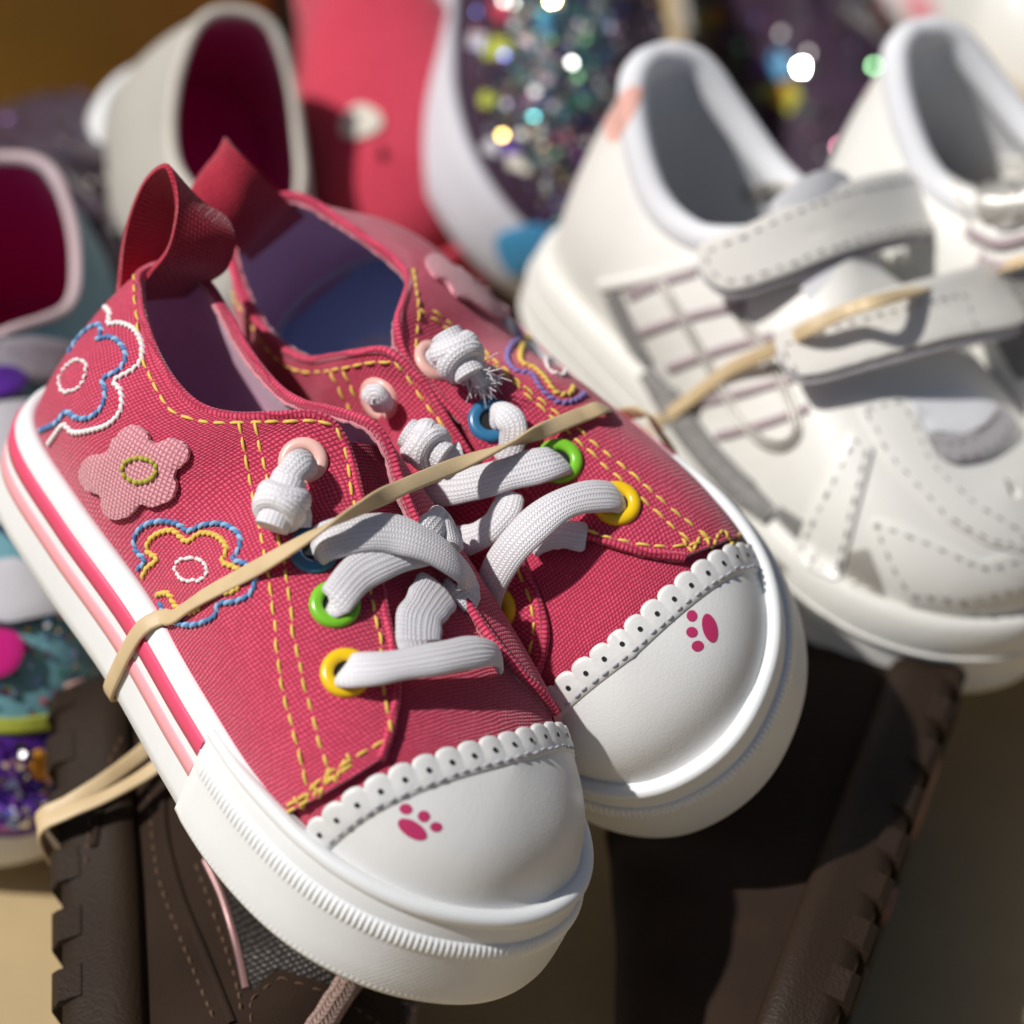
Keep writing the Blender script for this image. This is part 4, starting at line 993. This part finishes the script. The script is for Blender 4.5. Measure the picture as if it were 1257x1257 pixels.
BG_PROF = [(-.5, .02), (-.1, .0), (.02, .08), (.05, .5), (.05, 1.2), (.0, 1.6), (-.08, 1.72), (-.2, 1.75), (-.33, 1.65), (-.36, 1.3)]
def make_shoe(M, mir, name, label, upper, lining, binding, sole_m, cat='shoe', group=None, T=BR_T, line=None, k=1.0):
    last = Last(hx=W_HX, hz=W_HZ, mir=mir, n=2.4, zr=1.6, inset=.3); root = thing(name, label, cat, M, group); C = Caster(M)
    mb = MB(); P = full_band(mb, last, BG_PROF, 200); mb.cap(P[:, 0], flip=last.mir > 0); sole = mb.build('sole', sole_m, root); C.add(mb)
    if line:
        mb = MB(); full = [(.04, 1.05), (.09, 1.08), (.09, 1.25), (.04, 1.28)]; full_band(mb, last, full, 200); mb.build('sole_line', line, sole)
    mb = MB(); R = last._i(last.R, np.linspace(0, 1, 100, endpoint=False)) * (1, last.mir); mb.cap(np.c_[R, np.full(100, 1.5)]); mb.build('insole', lining, root)
    T2 = [(x, -y, z) for x, y, z in T]
    hv = upper_pair(last, (T, T2), root, [upper, lining], C, AMP, thick=.14)
    A = catmull(np.array(T[:11]) * (1, last.mir, 1), 60); B = catmull(np.array(T2[:11]) * (1, last.mir, 1), 60)
    ring = catmull(np.r_[A[:-2][::3], B[:-2][::-3]], 120, True); c = ring.mean(0); mb = MB()
    sweep(mb, ring, norm(ring - c + (0, 0, .4)),   .16, .24, 12, 2.1, closed=True); mb.build('binding', binding, root); C.add(mb)
    return root, C, last, hv

# glitter shoe at the left edge, toe to the viewer
M_G1 = place((.03, -.72, .66), (.0, .70, .71), (.8, 0, 6.0), 10, 192, 57.5, 1.08)
g1, CG1, lg1, hg1 = make_shoe(M_G1, False, 'glitter_shoe', 'teal and purple glitter shoe with magenta lining at the left edge', M_teal, M_mag, M_pinkb, M_white, 'shoe', 'glitter shoes with magenta lining', line=M_bluel)
g1o = hg1[1][1]
for nm, pts, m, lift in (('strap', [(-40, 420), (30, 415), (85, 425), (88, 470), (30, 470), (-40, 480)], M_slv, .25), ('strap', [(-40, 500), (40, 500), (80, 540), (60, 640), (0, 650), (-40, 640)], M_slv, .3),
                         ('strap', [(-40, 700), (20, 690), (62, 715), (70, 755), (10, 770), (-40, 760)], M_slv, .3), ('puff', [(-20, 462), (10, 460), (22, 477), (12, 493), (-20, 495)], M_purp, .4),
                         ('puff', [(-30, 785), (12, 780), (26, 800), (12, 828), (-30, 835)], M_mag, .35), ('trim', [(-40, 880), (20, 882), (90, 872), (90, 892), (20, 900), (-40, 900)], M_lime, .15), ('toe_panel', [(-40, 905), (30, 903), (90, 895), (100, 960), (85, 1010), (20, 1025), (-40, 1020)], M_purp, .10)):
    overlay(CG1, g1, nm, pts, m, lift, .14, 60, nm != 'puff', cast=False)
overlay(CG1, g1, 'flower', [(34, 925), (46, 918), (58, 926), (58, 944), (46, 952), (35, 944)], M_orange, .2, .1, 40, cast=False)
for s_ in (0, 1): sequins(g1, hg1[s_][0], lg1.mir * (-1 if s_ else 1), 420, (.45, .98, .1, .9), .07, None, .5)
mb = MB()
for k in range(170):
    p_, n_ = CG1.hit(rng.uniform(0, 92), rng.uniform(905, 1012)); n2 = norm(n_ + rng.normal(0, .45, 3)); x_ = norm(np.cross(n2, rng.normal(0, 1, 3))); y_ = np.cross(n2, x_); a_ = np.linspace(0, 2 * np.pi, 8, endpoint=False)
    mb.cap(p_ + n_ * .17 + (np.cos(a_)[:, None] * x_ + np.sin(a_)[:, None] * y_) * .07, int(rng.choice([0, 0, 6, 3])))
o = mb.build('sequins', SEQ, g1, smooth=False); o['kind'] = 'stuff'
# its mate: lying on its side, opening to the viewer
M_G2 = place((.10, -.95, .25), (.38, .25, .9), (.8, 0, 6.0), 290, 12, 60)
g2, CG2, lg2, hg2 = make_shoe(M_G2, False, 'slip_on_shoe', 'pale grey shoe with deep magenta lining leaning behind the heel loops', M_greysuede, M_mag, M_cream, M_white, 'shoe', 'glitter shoes with magenta lining')
# dark glitter shoe top left
M_G3 = place((-.12, .71, -.70), (0, .70, .71), (12, 0, 3), 62, 165, 65.5)
g3, CG3, lg3, hg3 = make_shoe(M_G3, True, 'glitter_shoe', 'dark plum shoe with silver sparkles in the top left corner', M_dkgl, M_mag, M_dkgl, M_gsole)
for s_ in (0, 1): sequins(g3, hg3[s_][0], lg3.mir * (-1 if s_ else 1), 160, (.4, .98, .1, .95), .09, [0, 0, 6], .5)
# red shoe with a white dot
M_R3 = place((.08, -.74, .66), (-.1, .64, .76), (14.2, 0, 1.0), 500, 350, 63)
r3, CR3, lr3, hr3 = make_shoe(M_R3, True, 'canvas_shoe', 'plain red canvas shoe with a white dot behind the red pair', M_redplain, M_hole2, M_redplain, M_redplain)
overlay(CR3, r3, 'dot', [(420, 150), (440, 130), (465, 140), (468, 158), (445, 170), (424, 168)], M_cream, .12, .08, 40, cast=False)
# sequinned shoe, its white sole standing upright beside the red one
M_G4 = place((.10, -.80, .58), (.66, .45, .60), (14.3, 0, 1.0), 668, 335, 62)
g4, CG4, lg4, hg4 = make_shoe(M_G4, False, 'sequinned_shoe', 'dark sequinned shoe on its side with its white sole upright', M_dkgl, M_mag, M_dkgl, M_lsole, 'shoe', 'dark sequinned pair')
sequins(g4, hg4[0][0], 1, 1500, (.15, .98, .12, .98), .09, None, .45)
sequins(g4, hg4[0][0], 1, 700, (.45, .9, .3, .9), .12, [0, 0, 0, 2, 5], .4)
sequins(g4, hg4[1][0], -1, 700, (.15, .98, .12, .95), .10, None, .45)
def patches(C, root, x0, x1, y0, y1, n, mats, r=14):
    for k in range(n):
        cx, cy = rng.uniform(x0, x1), rng.uniform(y0, y1); rr = r * rng.uniform(.6, 1.3); a = np.linspace(0, 2 * np.pi, 9)[:-1]
        overlay(C, root, 'embroidered_patch', [(cx + rr * math.cos(t) * rng.uniform(.6, 1.2), cy + rr * math.sin(t) * rng.uniform(.6, 1.2)) for t in a], mats[k % len(mats)], .05, .04, 30, cast=False, rings=3)
patches(CG4, g4, 585, 700, 0, 230, 16, [M_lime, M_cream, M_pinkb, M_bluel, M_slv, M_redplain, M_purp])
overlay(CG4, g4, 'toe_panel', [(610, 290), (665, 275), (690, 300), (660, 330), (625, 335)], M_bluel, .06, .05, 50, cast=False)
M_G5 = frame((.25, -.92, -.15), (-.1, -.2, .97), (0, 0, 0)); M_G5[:3, 3] = at_depth(900, -20, 77)
g5, CG5, lg5, hg5 = make_shoe(M_G5, True, 'sequinned_shoe', 'dark plum sequinned shoe between the two white sneaker heels', M_dkgl, M_mag, M_dkgl, M_gsole, 'shoe', 'dark sequinned pair')
for s_ in (0, 1): sequins(g5, hg5[s_][0], lg5.mir * (-1 if s_ else 1), 260, (.1, .98, .12, .95), .10, None, .4)
patches(CG5, g5, 850, 1000, 0, 130, 9, [M_lime, M_bluel, M_orange, M_lime, M_purp])
# white shoe with pink stripes, top right
M_W6 = place((.80, -.42, .42), (.0, .72, .69), (6, -2.5, 3.5), 1140, 45, 74)
w6, CW6, lw6, hw6 = make_shoe(M_W6, False, 'striped_shoe', 'white shoe with pink stripes in the top right corner', M_wls, M_pad, M_pad, M_white)
for pts in ([(1050, -10), (1085, -10), (1098, 30), (1062, 50)], [(1105, -10), (1140, -10), (1152, 25), (1122, 36)], [(1190, 92), (1257, 112), (1290, 130), (1257, 136), (1200, 112)]):
    overlay(CW6, w6, 'stripe', pts, M_st2, .08, .06, 40, True, cast=False)

# cardboard box at the back left, its front in the shade
M_card = fuzz("mustard_card", (.30, .17, .03), .85, .1, 300, .004, .08)
def box_piece(name, x0, x1, y0, y1, z0, z1, root):
    bm = bmesh.new(); bmesh.ops.create_cube(bm, size=1)
    for v in bm.verts: v.co = Vector(((x0 + (v.co.x + .5) * (x1 - x0)) * CM, (y0 + (v.co.y + .5) * (y1 - y0)) * CM, (z0 + (v.co.z + .5) * (z1 - z0)) * CM))
    bmesh.ops.bevel(bm, geom=bm.edges[:], offset=.0015, segments=2, affect='EDGES')
    me = bpy.data.meshes.new(name); bm.to_mesh(me); bm.free(); me.materials.append(M_card); o = bpy.data.objects.new(name, me); COL.objects.link(o); o.parent = root
bx = thing('cardboard_box', 'mustard brown cardboard box behind the shoes at the top left', 'box', frame((1, 0, 0), (0, 0, 1), (-30, 58, 0)))
box_piece('front_panel', -15, 23.5, 0, .5, .3, 15, bx); box_piece('side_panel', 23, 23.5, .5, 18, .3, 15, bx); box_piece('side_panel', -15, -14.5, .5, 18, .3, 15, bx); box_piece('bottom_panel', -14.5, 23, .5, 18, .3, .8, bx)
